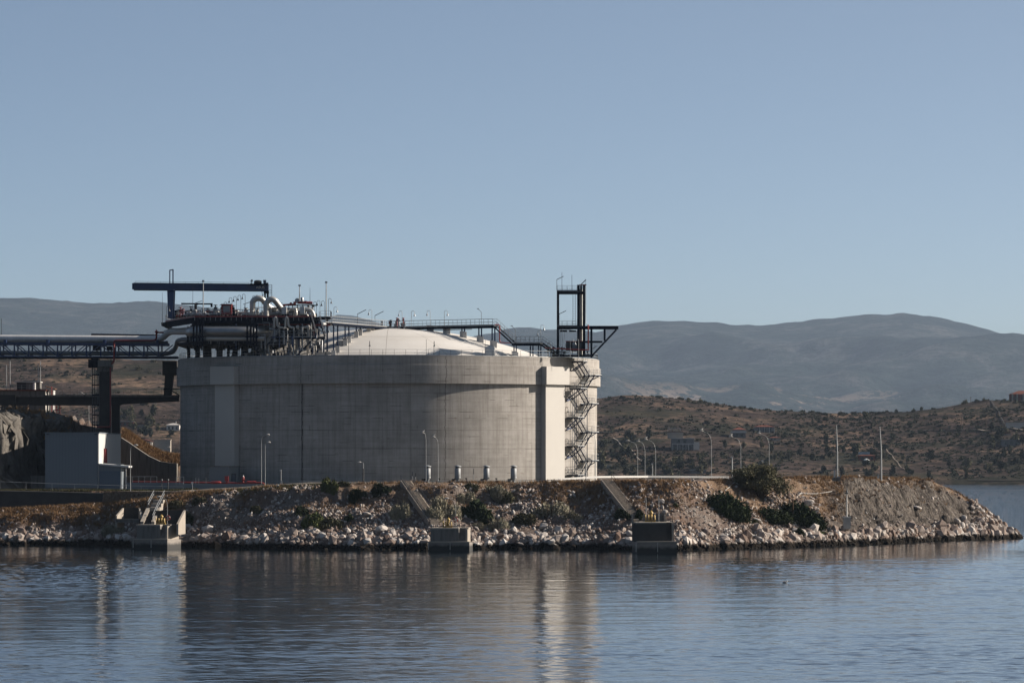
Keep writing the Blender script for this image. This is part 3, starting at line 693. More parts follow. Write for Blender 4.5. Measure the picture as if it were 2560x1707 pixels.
MB().tube([(X_(1470.5), YT - .3, Z_(812)), (X_(1470.5), YT - .3, Z_(873))], .12, 8).build('fire_pipe', 'red_bright', tw)
MB().tube([(X_(1472), YT - .8, Z_(875)), (X_(1362), YT - .8, Z_(870))], .11, 8).build('fire_pipe', 'red_bright', tw)
MB().bx(X_(1380), X_(1484), YT - .2, YT + 4, Z_(890), Z_(886.5)).build('base_frame', 'navy_dark', tw)
RX = random.Random(3)
for i in range(16):
    x = X_(RX.uniform(1366, 1478)); y = YT + RX.uniform(-.6, 2); h = RX.uniform(.5, 1.7); m = MB()
    m.tube([(x, y, Z_(892)), (x, y, Z_(892) + h)], .05, 6); m.box((x, y, Z_(892) + h), (.3, .3, .3)); m.beam((x, y, Z_(892) + h * .6), (x + RX.uniform(-1.5, 1.5), y, Z_(892) + h * .6), .09)
    m.build('pipework', RX.choice(['galv', 'steel_dark', 'navy_dark']), tw)
for px in (1425, 1446):
    m = MB(); swan(m, (X_(px), YT - 3.0, Z_(895)), 3.2, (1 if px < 1440 else -1, 0), .3); m.build('lamp', 'galv', tw)

# ------------------------------------------------------------------ walkway over the dome
ZW = 37.25
wk = thing('roof_walkway', 'raised steel walkway on blue posts crossing the white dome', 'walkway', (TX, TY, ZAP))
pA = Vector((PX(822, 760), 760, ZW)); pC = Vector((PX(975, 789), 789, ZW)); pB = Vector((PX(1237, 776), 776, ZW))
def walk(a, b, w=1.3, dk='steel_dark', mat_r='galv', beam='navy_dark'):
    d = (b - a).normalized(); n = Vector((d.y, -d.x, 0)) * w / 2; up = Vector((0, 0, 1))
    MB().beam(a - up * .1, b - up * .1, w, .1).build('deck', dk, wk)
    m = MB(); m.beam(a + n - up * .32, b + n - up * .32, .14, .36); m.beam(a - n - up * .32, b - n - up * .32, .14, .36); m.build('girder', beam, wk)
    m = MB(); m.rail([a + n, b + n], 1.1, .95, .028); m.rail([a - n, b - n], 1.1, .95, .028); m.build('railing', mat_r, wk)
    return n
walk(pA, pC); n = walk(pC, pB)
def posts(pxs, Ya, Yb, p, q, zt):
    for px in pxs:
        # point on line p..q seen at this column
        best = min((abs(1280 + (p.lerp(q, i / 200).x) * F / p.lerp(q, i / 200).y - px), i) for i in range(201)); c = p.lerp(q, best[1] / 200)
        zd = dome_z(c.x, c.y); m = MB(); m.beam((c.x, c.y, zd + .3), (c.x, c.y, zt - .4), .24); m.build('post', 'navy', wk)
        MB().box((c.x, c.y, zd + .35), (.75, .9, 1.3)).build('plinth', 'white', wk)
posts((834, 844, 863, 872, 891, 901, 922, 931), 0, 0, pA, pC, ZW); posts((1072, 1079, 1113, 1120, 1155, 1162, 1197, 1204, 1231, 1238), 0, 0, pC, pB, ZW)
pD = Vector((PX(1285, 773), 773, PZ(857, 773))); pE = Vector((PX(1352, 770), 770, PZ(857, 770))); pF = Vector((PX(1392, 769), 769, PZ(884, 769)))
dd = (pD - pB); nn = Vector((-dd.y, dd.x, 0)).normalized()
for a, b in ((pB, pD), (pE, pF)):
    MB().flight(a - Vector((0, 0, .1)), b - Vector((0, 0, .1)), 1.1, nn, 16).build('stair_flight', 'navy_dark', wk)
    m = MB()
    for s_ in (-.55, .55):
        for hh in (1.1, .55): m.beam(a + nn * s_ + Vector((0, 0, hh)), b + nn * s_ + Vector((0, 0, hh)), .045)
        for f in (0, .2, .4, .6, .8, 1): p = a.lerp(b, f) + nn * s_; m.beam(p, p + Vector((0, 0, 1.1)), .04)
    m.build('handrail', 'galv', wk)
walk(pD, pE)
for px in (1281, 1287, 1325, 1332, 1347, 1353):
    c = pD.lerp(pE, (px - 1281) / 72); zd = dome_z(c.x, c.y)
    MB().beam((c.x, c.y, zd), (c.x, c.y, pD.z - .4), .22).build('post', 'navy', wk); MB().box((c.x, c.y, zd + .3), (.7, .8, 1.0)).build('plinth', 'white', wk)
q1, q2 = PX(1249, 774), PX(1275, 773)
MB().tube(smooth_path([(PX(1237, 775), 774.6, ZW + .05), (q1, 774.6, ZW), (q1, 774.6, PZ(856, 775)), (q2 + .2, 773.6, PZ(857, 773))], .35), .10, 8).build('fire_pipe', 'red_bright', wk)
# white pipe along the near side of the left span
MB().tube([pA + Vector((-1, -1.2, -.3)), pC + Vector((-1.2, -1.2, -.25))], .2, 8).build('pipe', 'white', wk)
MB().tube([pC + Vector((0, -1.0, -.75)), pB + Vector((-4, -1.2, -.75))], .07, 6).build('pipe', 'steel_dark', wk)
for i in range(12):
    x = PX(RX.uniform(952, 1012), 789); h = RX.uniform(.5, 2.0); m = MB(); y = 788 + RX.uniform(-2, 1.5)
    m.tube([(x, y, 36.6), (x, y, 36.9 + h)], RX.choice([.06, .1, .18]), 8); m.box((x, y, 36.9 + h * .8), (.4, .35, .3)); m.lathe((x, y, 36.9 + h), [(.0, .05), (.25, 0), (.25, -.08), (0, -.1)], 8)
    m.build('valve', RX.choice(['galv', 'red', 'white', 'steel_dark']), wk)
MB().box((PX(982, 786), 786.5, 36.6), (1.6, 1.4, .9)).build('plinth', 'white', wk)
MB().bx(PX(930, 788), PX(1003, 788), 787.3, 789.8, 36.75, 37.0).build('deck', 'steel_dark', wk)
for px, py, dx, kind in ((834, 767, 1, 's'), (892, 775, 1, 'f'), (929, 774, -1, 's'), (936, 779, 1, 'f'), (1006, 777, -1, 's'), (1029, 777, 1, 's'), (1077, 776, -1, 's'), (1112, 776, 1, 's'), (1204, 772, -1, 'a'), (1288, 815, -1, 'a'), (1353, 812, 1, 's'), (1362, 826, -1, 's')):
    if px < 975: f = (px - 822) / 153; c = pA.lerp(pC, f)
    elif px < 1240: f = (px - 975) / 262; c = pC.lerp(pB, f)
    else: f = (px - 1285) / 67; c = pD.lerp(pE, min(f, 1))
    c = c + Vector((0, .7 if dx > 0 else -.7, 0)); h = PZ(py, c.y) - c.z; m = MB()
    if kind == 's': swan(m, c, h, (dx, 0), .28)
    elif kind == 'f': flood(m, c, h - .7, (dx, 0))
    else: m.tube([c, c + Vector((0, 0, h - .6)), c + Vector((-.55, 0, h))], .035, 6); m.box(c + Vector((-.62, 0, h + .02)), (.35, .16, .1))
    m.build('lamp', 'steel_dark' if kind != 's' else 'galv', wk)

# roof fixtures directly on the dome
for px, py, w, h in ((1225, 880, .9, 1.7), (853, 840, .6, .8), (847, 845, .5, .7)):
    c = Vector((PX(px, 768), 768, 0)); zd = dome_z(c.x, c.y)
    MB().lathe((c.x, c.y, zd - .2), [(w, 0), (w, h), (w * .9, h + .1), (0, h + .15)], 16).build('vent_cap', 'white', tank)
m = MB(); px = 871; c = wallpt(-9, RL - .35); m.tube([(c.x, c.y, ZT), (c.x, c.y, ZT + 2.3), (c.x - .8, c.y, ZT + 2.9)], .045, 6); m.box((c.x - .9, c.y, ZT + 2.95), (.5, .18, .1)); m.build('lamp', 'steel_dark', tank)
for dg in (11.5, 28): c = wallpt(dg, RL - .5); MB().tube([(c.x, c.y, ZT), (c.x, c.y, ZT + 2.8)], .03, 5).build('mast', 'steel_dark', tank)

# ------------------------------------------------------------------ process platform on the left of the roof
ZD = 38.3
pf = thing('process_platform', 'dark blue pipe platform crowded with silver pipes and valves on the left of the roof', 'platform', (-45, 775, ZT))
A = (PX(487, 760), 760); B = (PX(786, 760), 760); C_ = (PX(414, 786), 786); D_ = (PX(414, 786), 797); E_ = (B[0], 797)
MB().slab([C_, A, B, E_, D_], ZD - .15, ZD).build('deck', 'steel_dark', pf)
m = MB()
for a, b in ((C_, A), (A, B)): m.beam((*a, ZD - .05), (*b, ZD - .05), .08, .22)
m.build('deck_edge', 'red', pf)
m = MB()
for a, b in ((C_, A), (A, B), (B, E_), (D_, C_)): m.beam((a[0], a[1] + .3, ZD - .7), (b[0], b[1] + .3, ZD - .7), .3, 1.0)
m.build('girder', 'navy_dark', pf)
for i in range(24):
    f = i / 23; x = A[0] + (B[0] - A[0]) * f; MB().beam((x, 759.9, ZD - .15), (x, 759.9, ZD - .75), .06).build('bracket', 'pipe_silver', pf)
for zz, yy in ((ZD - 1.75, 760.4), (ZD - 2.05, 760.5), (ZD - 2.35, 760.6)):   # slim pipe bundle following the edge
    MB().tube(smooth_path([(C_[0] - .3, C_[1] - .5, zz), (A[0] - .3, yy, zz), (PX(625, 760), yy, zz)], 1.0), .065, 6).build('small_pipe', 'pipe_silver', pf)
for i in range(11): x = PX(505 + i * 11, 760); MB().beam((x, 760.2, ZD - 1.6), (x, 760.2, ZD - 2.6), .05).build('hanger', 'galv', pf)
m = MB(); m.rail([(*C_, ZD), (*A, ZD), (*B, ZD)], 1.1, 1.3, .025, kick=False); m.build('railing', 'galv', pf)
m = MB(); m.rail([(*D_, ZD), (*C_, ZD)], 1.1, 1.0, .025, kick=False); m.build('railing', 'galv', pf)
m = MB(); m.slab([(C_[0] - .6, 784), (C_[0] + .3, 783), (C_[0] + .3, 797), (C_[0] - .6, 797)], ZD - .95, ZD - .35); m.build('edge_beam', 'navy_dark', pf)
# intermediate level
ZI = 34.1
MB().slab([(PX(444, 775), 775), (PX(470, 764), 764), (PX(706, 764), 764), (PX(706, 764), 795), (PX(444, 775), 795)], ZI - .5, ZI).build('lower_deck', 'navy_dark', pf)
m = MB()
for px in range(478, 700, 20): m.beam((PX(px, 764.2), 764.2, ZI), (PX(px, 764.2), 764.2, ZD - 1.4), .28)
for px in range(470, 700, 26): m.beam((PX(px, 770), 770, ZI), (PX(px, 770), 770, ZD - 1.4), .3)
for px in range(470, 700, 18): m.beam((PX(px, 785), 785, ZI - 1), (PX(px, 785), 785, ZD - 1.4), .5)
for k_ in range(9): m.beam((PX(480, 772 + k_), 772 + k_ * 2, 35.4 + k_ % 3), (PX(790, 772 + k_), 772 + k_ * 2, 35.4 + k_ % 3), .5, .7)
m.build('frame', 'navy_dark', pf)
MB().slab([(PX(480, 790), 790), (PX(786, 790), 790), (PX(786, 790), 790.4), (PX(480, 790), 790.4)], ZI, ZD - .2).build('back_panel', 'navy_dark', pf)
for px, w, Y in ((472, .55, 779), (494, .8, 776), (518, 1.5, 776), (549, 1.1, 768), (571, .45, 770), (588, .9, 778), (612, 1.3, 775), (636, .8, 770), (655, 1.2, 778), (676, .9, 774)):
    c = (PX(px, Y), Y)
    if w > 1: MB().lathe((c[0], c[1], 0), [(w / 2 * 1.0, dome_z(*c) - 2 if math.hypot(c[0] - TX, c[1] - TY) < 37 else 29), (w / 2, ZI - .3)], 16).build('pedestal', 'concrete_dark', pf)
    else: MB().box((c[0], c[1], (ZI + 29) / 2), (w, w, ZI - 29)).build('column', 'navy_dark', pf)
for px, y1 in ((724, 845), (747, 842), (794, 800), (808, 842), (818, 796)):
    Y = 764; x = PX(px, Y); zd = dome_z(x, Y) - .5; w = .42 if px != 818 else .3
    MB().beam((x, Y, zd), (x, Y, PZ(y1, Y)), w).build('column', 'navy', pf)
    MB().box((x, Y, zd + .2), (1.0, 1.0, 1.2)).build('plinth', 'white', pf)
# big horizontal silver lines
def pipe(pts, r, mt='pipe_silver', name='pipe', rad=None, seg=14): return MB().tube(smooth_path(pts, rad or r * 2.2), r, seg).build(name, mt, pf)
YP = 762.4
def W(px, py, Y=YP): return (PX(px, Y), Y, PZ(py, Y))
pipe([W(474, 830, 770), W(486, 829, 759.2), W(624, 829, 758.6), W(680, 829, 763)], .84, 'pipe_jacket', seg=24, rad=2.5)
m = MB()
for gp in ((484, 492, 500, 506), (618, 627, 634, 641)):
    m = MB()
    for px in gp: m.beam(W(px, 797, 757.4), W(px, 866, 757.4), .3)
    for py in (812, 842, 856): m.beam(W(gp[0] - 5, py, 757.4), W(gp[-1] + 5, py, 757.4), .26)
    m.build('support_frame', 'navy_dark', pf)
pipe([W(560, 829, 765.5), W(690, 827, 765.5)], .7, 'pipe_grey', seg=16)
pipe([W(516, 846.5, 759), W(660, 846.5, 759)], .38, 'pipe_silver')
pipe([W(519, 846.5, 762), W(514, 846.5, 763), W(480, 853, 776)], .36, 'pipe_grey')
pipe([W(668, 826), W(698, 826)], .43, 'pipe_grey'); pipe([W(664, 892), W(664, 829)], .2, 'pipe_grey'); pipe([W(671, 880), W(671, 830)], .2, 'galv')
pipe([W(668, 826), W(664, 832)], .43, 'pipe_grey')
# big loops rising from the deck
pipe([W(631.5, 792, 766), W(631.5, 752, 766), W(643, 745, 766), W(655, 747, 766), W(672, 768, 767), W(690, 775, 768)], .50, seg=16, rad=.9)
pipe([W(665.5, 792, 763), W(665.5, 756, 763), W(676, 747, 763), W(687, 750, 763), W(706, 776, 764), W(718, 780, 766)], .50, seg=16, rad=.9)
pipe([W(676, 781, 768), W(760, 781, 768)], .5, seg=14)
pipe([W(737, 776, 763), W(739, 772, 763), W(740, 790, 763)], .28)
pipe([W(728, 774, 764), W(740, 773.5, 763), W(740, 792, 763)], .3)
pipe([W(760, 774, 764), W(776, 774.5, 764), W(783, 783, 764), W(784, 794, 764)], .36, seg=12, rad=1.0)
pipe([W(750, 785, 763), W(768, 786, 763), W(770, 794, 763)], .17)
# U loops below the deck
for px in (685, 713):
    pipe([W(px, 820, 760), W(px + 1, 796, 760), W(px + 3.5, 793, 760), W(px + 7, 796, 760), W(px + 8, 814, 760), W(px + 14, 819, 760), W(px + 22, 819, 760)], .2, 'white_dirty', rad=.45, seg=10)
pipe([W(752, 819, 760), W(758, 819, 760), W(765, 817, 760), W(772, 817, 760)], .2, 'white_dirty')
for px, py, r in ((744, 818, .38), (771, 818, .42)): MB().lathe(W(px, py, 760), [(0, -r), (r * .7, -r * .7), (r, 0), (r * .7, r * .7), (0, r)], 14).build('valve_body', 'white_dirty', pf)
pipe([W(771, 820, 760), W(771, 842, 760)], .2, 'white_dirty'); pipe([W(741, 842, 760), W(741, 888, 762)], .2, 'pipe_grey'); pipe([W(770, 842, 760), W(769, 888, 762)], .2, 'white_dirty')
# red fire lines
pipe([W(640, 811, 761), W(790, 811, 761)], .11, 'red', 'fire_pipe'); pipe([W(784, 812, 760.5), W(826, 812, 760.5)], .2, 'red', 'fire_pipe'); pipe([W(784, 812, 760.5), W(784, 840, 760.5)], .12, 'red', 'fire_pipe')
# red skid on top right
pipe([W(744, 756, 766), W(781, 757.5, 766)], .26, 'red', 'red_vessel'); pipe([W(708, 762.5, 766), W(740, 760, 766)], .16, 'red', 'red_vessel')
m = MB()
for px in (712, 722, 731, 744, 757, 770, 781): m.beam(W(px, 761, 766), W(px, 790, 766), .13)
m.beam(W(706, 763, 766.2), W(792, 763.5, 766.2), .14, .2); m.build('skid_frame', 'navy_dark', pf)
for px, py in ((744, 751), (755, 749), (741, 753)): MB().lathe(W(px, py, 766), [(.26, -.35), (.26, .3), (.18, .4), (0, .42)], 12).build('actuator', 'galv', pf)
for px, py in ((736, 757), (727, 759), (711, 763), (764, 755)): MB().box(W(px, py, 765.5), (.35, .35, .4)).build('actuator', 'red', pf)
for x0, x1, y0, y1 in ((704, 716, 767, 785), (750, 761, 766, 784)): MB().bx(PX(x0, 761.5), PX(x1, 761.5), 761.5, 762.4, PZ(y1, 761.5), PZ(y0, 761.5)).build('cabinet', 'clad_white', pf)
# control cabin with red frame
o = MB(); o.bx(PX(553, 762), PX(579, 762), 762, 764.5, PZ(786, 762), PZ(761, 762)); cab = o.build('cabinet', 'red', pf)
MB().bx(PX(558, 762), PX(574.5, 762), 761.9, 762, PZ(780, 762), PZ(764.5, 762)).build('door', 'vent_grey', cab)
MB().bx(PX(552, 762), PX(580, 762), 761.7, 764.7, PZ(761, 762), PZ(759.8, 762)).build('roof', 'red', cab)
# jib with dark beam, masts
m = MB(); m.beam(W(453, 759, 770), W(530, 760, 770), .2, .25); m.beam(W(489, 760, 770), W(489, 796, 770), .4); m.beam(W(529, 758, 770), W(529, 768, 770), .35); m.build('jib_crane', 'navy_dark', pf)
for px, y0, y1, r in ((508, 705, 794, .10), (749, 716, 752, .10), (815.5, 708, 800, .10)):
    m = MB(); m.tube([W(px, y1, 763), W(px, (y0 + y1) / 2, 763), W(px, y0, 763)], [r, r * .9, r * .7], 8); m.box(W(px, y0 - 2, 763), (.42, .3, .22)); m.box(W(px - 1.5, y0 - 3.4, 763), (.15, .2, .2)); m.box(W(px + 1.6, y0 - 3.2, 763), (.15, .2, .2)); m.build('mast', 'galv', pf)
for px, y0, y1 in ((406, 731, 812), (482, 713, 792), (775, 719, 758)): MB().tube([W(px, y1, 766), W(px, y0, 766)], [.05, .02], 5).build('lightning_rod', 'steel_dark', pf)
# swan neck and tube lamps standing on the deck
for px, top, d in ((580, 744, -1), (591, 741, -1), (602, 738, -1), (613, 735, -1), (646, 738, -1), (416, 765, 1), (791, 754, -1), (800, 751, -1), (811, 752, -1), (821, 746, 1), (655, 737, 1), (700, 757, 1), (631, 739, 1), (560, 755, 1)):
    b = Vector(W(px, 795, 768)); b.z = ZD; h = max(1.2, PZ(top, 768) - ZD); m = MB(); swan(m, b, h, (d, 0), .25); m.build('lamp', 'steel_dark', pf)
for px, py in ((445, 778), (489, 765), (612, 761), (489, 759)):
    b = Vector(W(px, 795, 766)); b.z = ZD; m = MB(); m.tube([b, (b.x, b.y, PZ(py, 766))], .04, 6); m.beam((b.x - .3, b.y, PZ(py, 766)), (b.x + 1.1, b.y, PZ(py - 7, 766)), .16, .09); m.build('lamp', 'steel_dark', pf)
for px, y0, d in ((594, 862, -1), (630, 846, -1), (808, 806, 1)):
    b = Vector(W(px + 3, 892, 760)); b.z = ZT + .2; m = MB(); swan(m, b, PZ(y0 - 16, 760) - ZT if px < 700 else 5, (d, 0), .4); m.build('lamp', 'pipe_grey', pf)
# clutter of small valves, manifolds and instruments
def valve_mesh(i):
    m = MB(); r = RX.uniform(.08, .16); h = RX.uniform(.7, 1.5)
    m.tube([(0, 0, 0), (0, 0, h)], r * .6, 8); m.tube([(-.6, 0, .35), (.6, 0, .35)], r, 8)
    for x in (-.45, .45, 0): m.tube([(x - .05, 0, .35), (x + .05, 0, .35)], r * 1.9, 10)
    m.lathe((0, 0, h), [(.0, .06), (r * 2.2, .04), (r * 2.2, -.04), (0, -.06)], 10); m.box((0, 0, h * .72), (r * 3, r * 3, r * 3))
    return m
for i in range(78):
    px = RX.uniform(425, 625) if i < 50 else RX.uniform(625, 790); Y = RX.uniform(762, 776); 
    if px < 487: Y = max(Y, 761 + (487 - px) / 73 * 26 + 1)
    m = valve_mesh(i); mt = RX.choice(['galv', 'galv', 'white_dirty', 'steel_dark', 'red', 'navy_dark', 'pipe_silver']); x = PX(px, Y); s_ = RX.uniform(.8, 1.5)
    m.v = [(x + v[0] * s_, Y + v[1] * s_, ZD + v[2] * s_) for v in m.v]; m.build('valve', mt, pf)
for i in range(34):
    a = RX.uniform(430, 740); L = RX.uniform(18, 60); Y = RX.uniform(763, 772); z = ZD + RX.uniform(.3, 1.7)
    if a < 487: Y = max(Y, 761 + (487 - a) / 73 * 26 + 1)
    m = MB(); x0, x1 = PX(a, Y), PX(min(a + L, 785), Y); m.tube([(x0, Y, z), (x1, Y, z)], RX.choice([.05, .07, .12]), 8); m.beam((x0, Y, ZD), (x0, Y, z), .08); m.beam((x1, Y, ZD), (x1, Y, z), .08)
    m.build('small_pipe', RX.choice(['galv', 'pipe_silver', 'white_dirty', 'red', 'steel_dark']), pf)
for i in range(48):   # tangle under the right half of the deck
    px = RX.uniform(640, 800); Y = RX.uniform(758.5, 763); y0 = RX.uniform(818, 868); m = MB(); a = W(px, y0, Y); b = W(px + RX.uniform(-3, 22), y0 + RX.uniform(-3, 3), Y)
    m.tube([a, b, (b[0], b[1], b[2] - RX.uniform(.5, 2.5))], RX.choice([.06, .1, .14]), 8); m.box(a, (.3, .3, .35)); m.build('small_pipe', RX.choice(['galv', 'white_dirty', 'steel_dark', 'navy', 'galv']), pf)
for i in range(34):
    px = RX.uniform(560, 820); Y = RX.uniform(762, 768); x = PX(px, Y); zd = max(dome_z(x, Y), ZT - .5); m = MB(); h = RX.uniform(.6, 2.2)
    m.tube([(x, Y, zd), (x, Y, zd + h), (x + RX.uniform(-1, 1), Y, zd + h)], RX.choice([.08, .12, .2]), 8); m.box((x, Y, zd + h * .5), (.4, .4, .3)); m.build('pipe_support', RX.choice(['galv', 'white_dirty', 'steel_dark', 'navy_dark']), pf)
# lower right platform with stairs
m = MB(); m.bx(PX(700, 760), PX(812, 760), 759.4, 762.5, PZ(847, 760), PZ(843, 760)); m.build('lower_platform', 'navy_dark', pf)
z = PZ(843, 759.4); m = MB(); m.rail([(PX(700, 759.4), 759.4, z), (PX(812, 759.4), 759.4, z), (PX(812, 759.4), 762.5, z)], 1.1, .9, .025); m.build('railing', 'galv', pf)
def stair(par, a, b, w, nrm=(0, 1, 0), n=12, hr=True):
    MB().flight(a, b, w, nrm, n).build('stair_flight', 'navy_dark', par); a, b = Vector(a), Vector(b); nv = Vector(nrm) * w / 2; m = MB()
    for s_ in (-1, 1):
        m.beam(a + nv * s_ + Vector((0, 0, 1)), b + nv * s_ + Vector((0, 0, 1)), .045); m.beam(a + nv * s_ + Vector((0, 0, .5)), b + nv * s_ + Vector((0, 0, .5)), .035)
        for f in (0, .25, .5, .75, 1): p = a.lerp(b, f) + nv * s_; m.beam(p, p + Vector((0, 0, 1)), .04)
    m.build('handrail', 'galv', par)
stair(pf, W(787, 792, 760), W(801, 842, 757), 1.4, (1, 0, 0), 14); stair(pf, W(784, 846, 760), W(741, 890, 760), .9, (0, 1, 0), 16); stair(pf, W(700, 834, 759.8), W(668, 862, 759.8), .8)
MB().ladder(W(632, 847, 759.7), W(632, 800, 759.7), .5, .035).build('ladder', 'pipe_grey', pf)
for a, b, py in ((640, 700, 842), (500, 630, 858), (632, 790, 866), (640, 700, 822)): m = MB(); m.rail([W(a, py, 758.8), W(b, py, 758.8)], .9, 1.6, .022, kick=False); m.build('railing', 'galv', pf)
for px in (507, 527, 548, 562, 590, 640, 652, 683, 698, 734, 756, 778): MB().tube([W(px, RX.uniform(800, 835), 759.4), W(px, RX.uniform(855, 890), 759.4)], RX.choice([.05, .08, .12]), 8).build('small_pipe', RX.choice(['galv', 'white_dirty', 'pipe_grey', 'navy']), pf)
MB().bx(PX(786, 761), PX(826, 761), 760.5, 766, PZ(797, 761), PZ(793, 761)).build('side_platform', 'navy_dark', pf)
z = PZ(793, 760.5); m = MB(); m.rail([(PX(802, 760.5), 760.5, z), (PX(826, 760.5), 760.5, z), (PX(826, 760.5), 766, z)], 1.1, .8, .025); m.build('railing', 'galv', pf)
m = MB(); m.tube(smooth_path([W(655, 806, 759.6), W(674, 806, 759.6), W(674, 824, 759.6)], .2), .05, 6); m.build('small_pipe', 'galv', pf)

# ------------------------------------------------------------------ crane
YC = 772.0
def Wc(px, py, Y=YC): return (PX(px, Y), Y, PZ(py, Y))
cr = thing('gantry_crane', 'long dark blue overhead crane with a hoist standing above the pipe platform', 'crane', (PX(428, YC), YC, ZD))
m = MB(); m.beam(Wc(335, 716), Wc(671, 719), .9, 1.15); gir = m.build('girder', 'navy', cr)
m = MB(); m.beam((PX(335, YC), YC, PZ(707.5, YC)), (PX(671, YC), YC, PZ(710.5, YC)), 1.1, .07); m.beam((PX(335, YC), YC, PZ(725, YC)), (PX(671, YC), YC, PZ(728, YC)), 1.2, .12); m.build('flange', 'navy_dark', gir)
MB().bx(PX(331, YC), PX(335, YC), YC - .6, YC + .6, PZ(723.5, YC), PZ(708, YC)).build('end_stop', 'navy', gir)
m = MB()
for i in range(10): p = Vector(Wc(338, 707.5)).lerp(Vector(Wc(622, 710)), i / 9); m.beam(p, p + Vector((0, 0, .3)), .035)
m.beam(Wc(338, 703.5), Wc(622, 706.5), .05); m.build('cable_rail', 'steel_dark', gir)
for s_ in (-1, 1):
    x = PX(428, YC); m = MB(); w0 = 9 * .0697; za, zb = PZ(725, YC), ZD
    m.add([(x - w0, YC + s_ * 1.1, za), (x + w0, YC + s_ * 1.1, za), (x + w0, YC + s_ * 1.1 + .35, za), (x - w0, YC + s_ * 1.1 + .35, za), (x - w0 * .62, YC + s_ * 2.2, zb), (x + w0 * .55, YC + s_ * 2.2, zb), (x + w0 * .55, YC + s_ * 2.2 + .35, zb), (x - w0 * .62, YC + s_ * 2.2 + .35, zb)],
          [(0, 1, 2, 3), (7, 6, 5, 4), (4, 5, 1, 0), (5, 6, 2, 1), (6, 7, 3, 2), (7, 4, 0, 3)]); m.build('leg', 'navy', cr)
m = MB(); m.beam(Wc(424.5, 709), Wc(424.5, 675), .17, .3); m.beam(Wc(432.5, 709), Wc(432.5, 674), .2, .3); m.beam(Wc(423.5, 676), Wc(433.7, 674), .3, .16); m.build('top_frame', 'navy', cr)
m = MB(); m.beam((PX(428, YC), YC - 1.6, PZ(725.5, YC)), (PX(428, YC), YC + 1.6, PZ(725.5, YC)), 1.2, .2); m.build('saddle', 'navy', cr)
for px in (662.5, 669): m = MB(); m.beam((PX(px, YC), YC, PZ(728, YC)), (PX(px, YC), YC, ZD), .3); m.beam((PX(px, YC), YC, PZ(727, YC)), (PX(px, YC), YC, PZ(734, YC)), .45); m.build('leg', 'navy_dark', cr)
tr = MB().bx(PX(626, YC), PX(671, YC), YC - 1.1, YC + 1.1, PZ(713, YC), PZ(709.5, YC)).build('trolley', 'navy_dark', cr)
MB().tube([Wc(635, 706.3), Wc(640, 706.3), Wc(648, 706.3), Wc(654, 706.3)], [.28, .42, .42, .28], 12).build('winch_drum', 'black', tr)
m = MB(); m.bx(PX(659, YC), PX(671, YC), YC - .7, YC + .7, PZ(714, YC), PZ(707, YC)); m.bx(PX(658.3, YC), PX(665.5, YC), YC - .4, YC + .4, PZ(706.5, YC), PZ(700, YC)); m.build('motor_box', 'door_grey', tr)
m = MB(); m.bx(PX(627.5, YC), PX(631.8, YC), YC - .3, YC + .3, PZ(704, YC), PZ(699.3, YC)); m.beam(Wc(629.5, 710), Wc(629.5, 703), .16); m.beam(Wc(625.7, 713), Wc(625.7, 701), .06); m.build('motor_box', 'black', tr)
m = MB(); m.tube([Wc(654.5, 728), Wc(657, 743)], .05, 5); m.lathe(Wc(657, 746), [(0, .25), (.12, .2), (.3, -.05), (0, -.1)], 8); m.build('hook', 'steel_dark', tr)
m = MB(); m.ladder((PX(675, YC), YC, ZD), (PX(675, YC), YC, PZ(712, YC)), .4, .03); 
for py in (712, 726, 732, 745): m.beam(Wc(671, py), Wc(680.5, py), .05)
m.beam(Wc(680, 711.5), Wc(680, 746), .05); m.build('ladder', 'steel_dark', cr)
cu = bpy.data.curves.new('t', 'FONT'); cu.body = 'ABUS'; cu.size = .62; cu.extrude = .01; tmp = bpy.data.objects.new('t', cu); COL.objects.link(tmp)
bpy.context.view_layer.update(); dg = bpy.context.evaluated_depsgraph_get(); mt_ = bpy.data.meshes.new_from_object(tmp.evaluated_get(dg)); bpy.data.objects.remove(tmp)
mt_.transform(Matrix.Rotation(math.radians(90), 4, 'X')); mt_.materials.clear(); mt_.materials.append(MATS['white']); lt = obj('lettering', mt_, gir); lt.location = Vector((PX(640.3, YC) - PX(428, YC), -.47, PZ(721.6, YC) - ZD))

# ------------------------------------------------------------------ pipe bridge, piers, lower concrete bridge
YB = 791.0
def Wb(px, py, Y=YB): return (PX(px, Y), Y, PZ(py, Y))
br = thing('pipe_bridge', 'blue truss bridge carrying fat silver pipes to the tank from the left', 'bridge', (PX(200, YB), YB, PZ(893, YB)))
XL = PX(-260, YB)
def zb(py0, py1): return lambda px: PZ(py0 + (py1 - py0) * px / 430, YB)      # rows drift a little down to the right
for Y in (YB - 1.4, YB + 1.4):
    m = MB(); m.beam((XL, Y, PZ(858, YB)), (PX(424, Y), Y, PZ(862, YB)), .3, .42); m.build('top_chord', 'navy', br)
    m = MB(); m.beam((XL, Y, PZ(891, YB)), (PX(446, Y), Y, PZ(894, YB)), .3, .42); m.build('bottom_chord', 'navy', br)
    m = MB(); n = 0
    for px in range(-252, 424, 36):
        x = PX(px + (9 if Y > YB else 0), Y); x2 = PX(px + 36 + (9 if Y > YB else 0), Y); m.beam((x, Y, PZ(860, YB)), (x, Y, PZ(892, YB)), .26, .26)
        if px < 120: m.beam((x, Y, PZ(861, YB)), (x2, Y, PZ(891, YB)), .16)
        elif px < 240: m.beam((x, Y, PZ(891, YB)), (x2, Y, PZ(861, YB)), .16)
        elif px < 390: m.beam((x, Y, PZ(862, YB)), (x2, Y, PZ(892, YB)), .16)
        else: m.beam((x, Y, PZ(892, YB)), (x2, Y, PZ(863, YB)), .16)
    m.build('truss', 'navy', br)
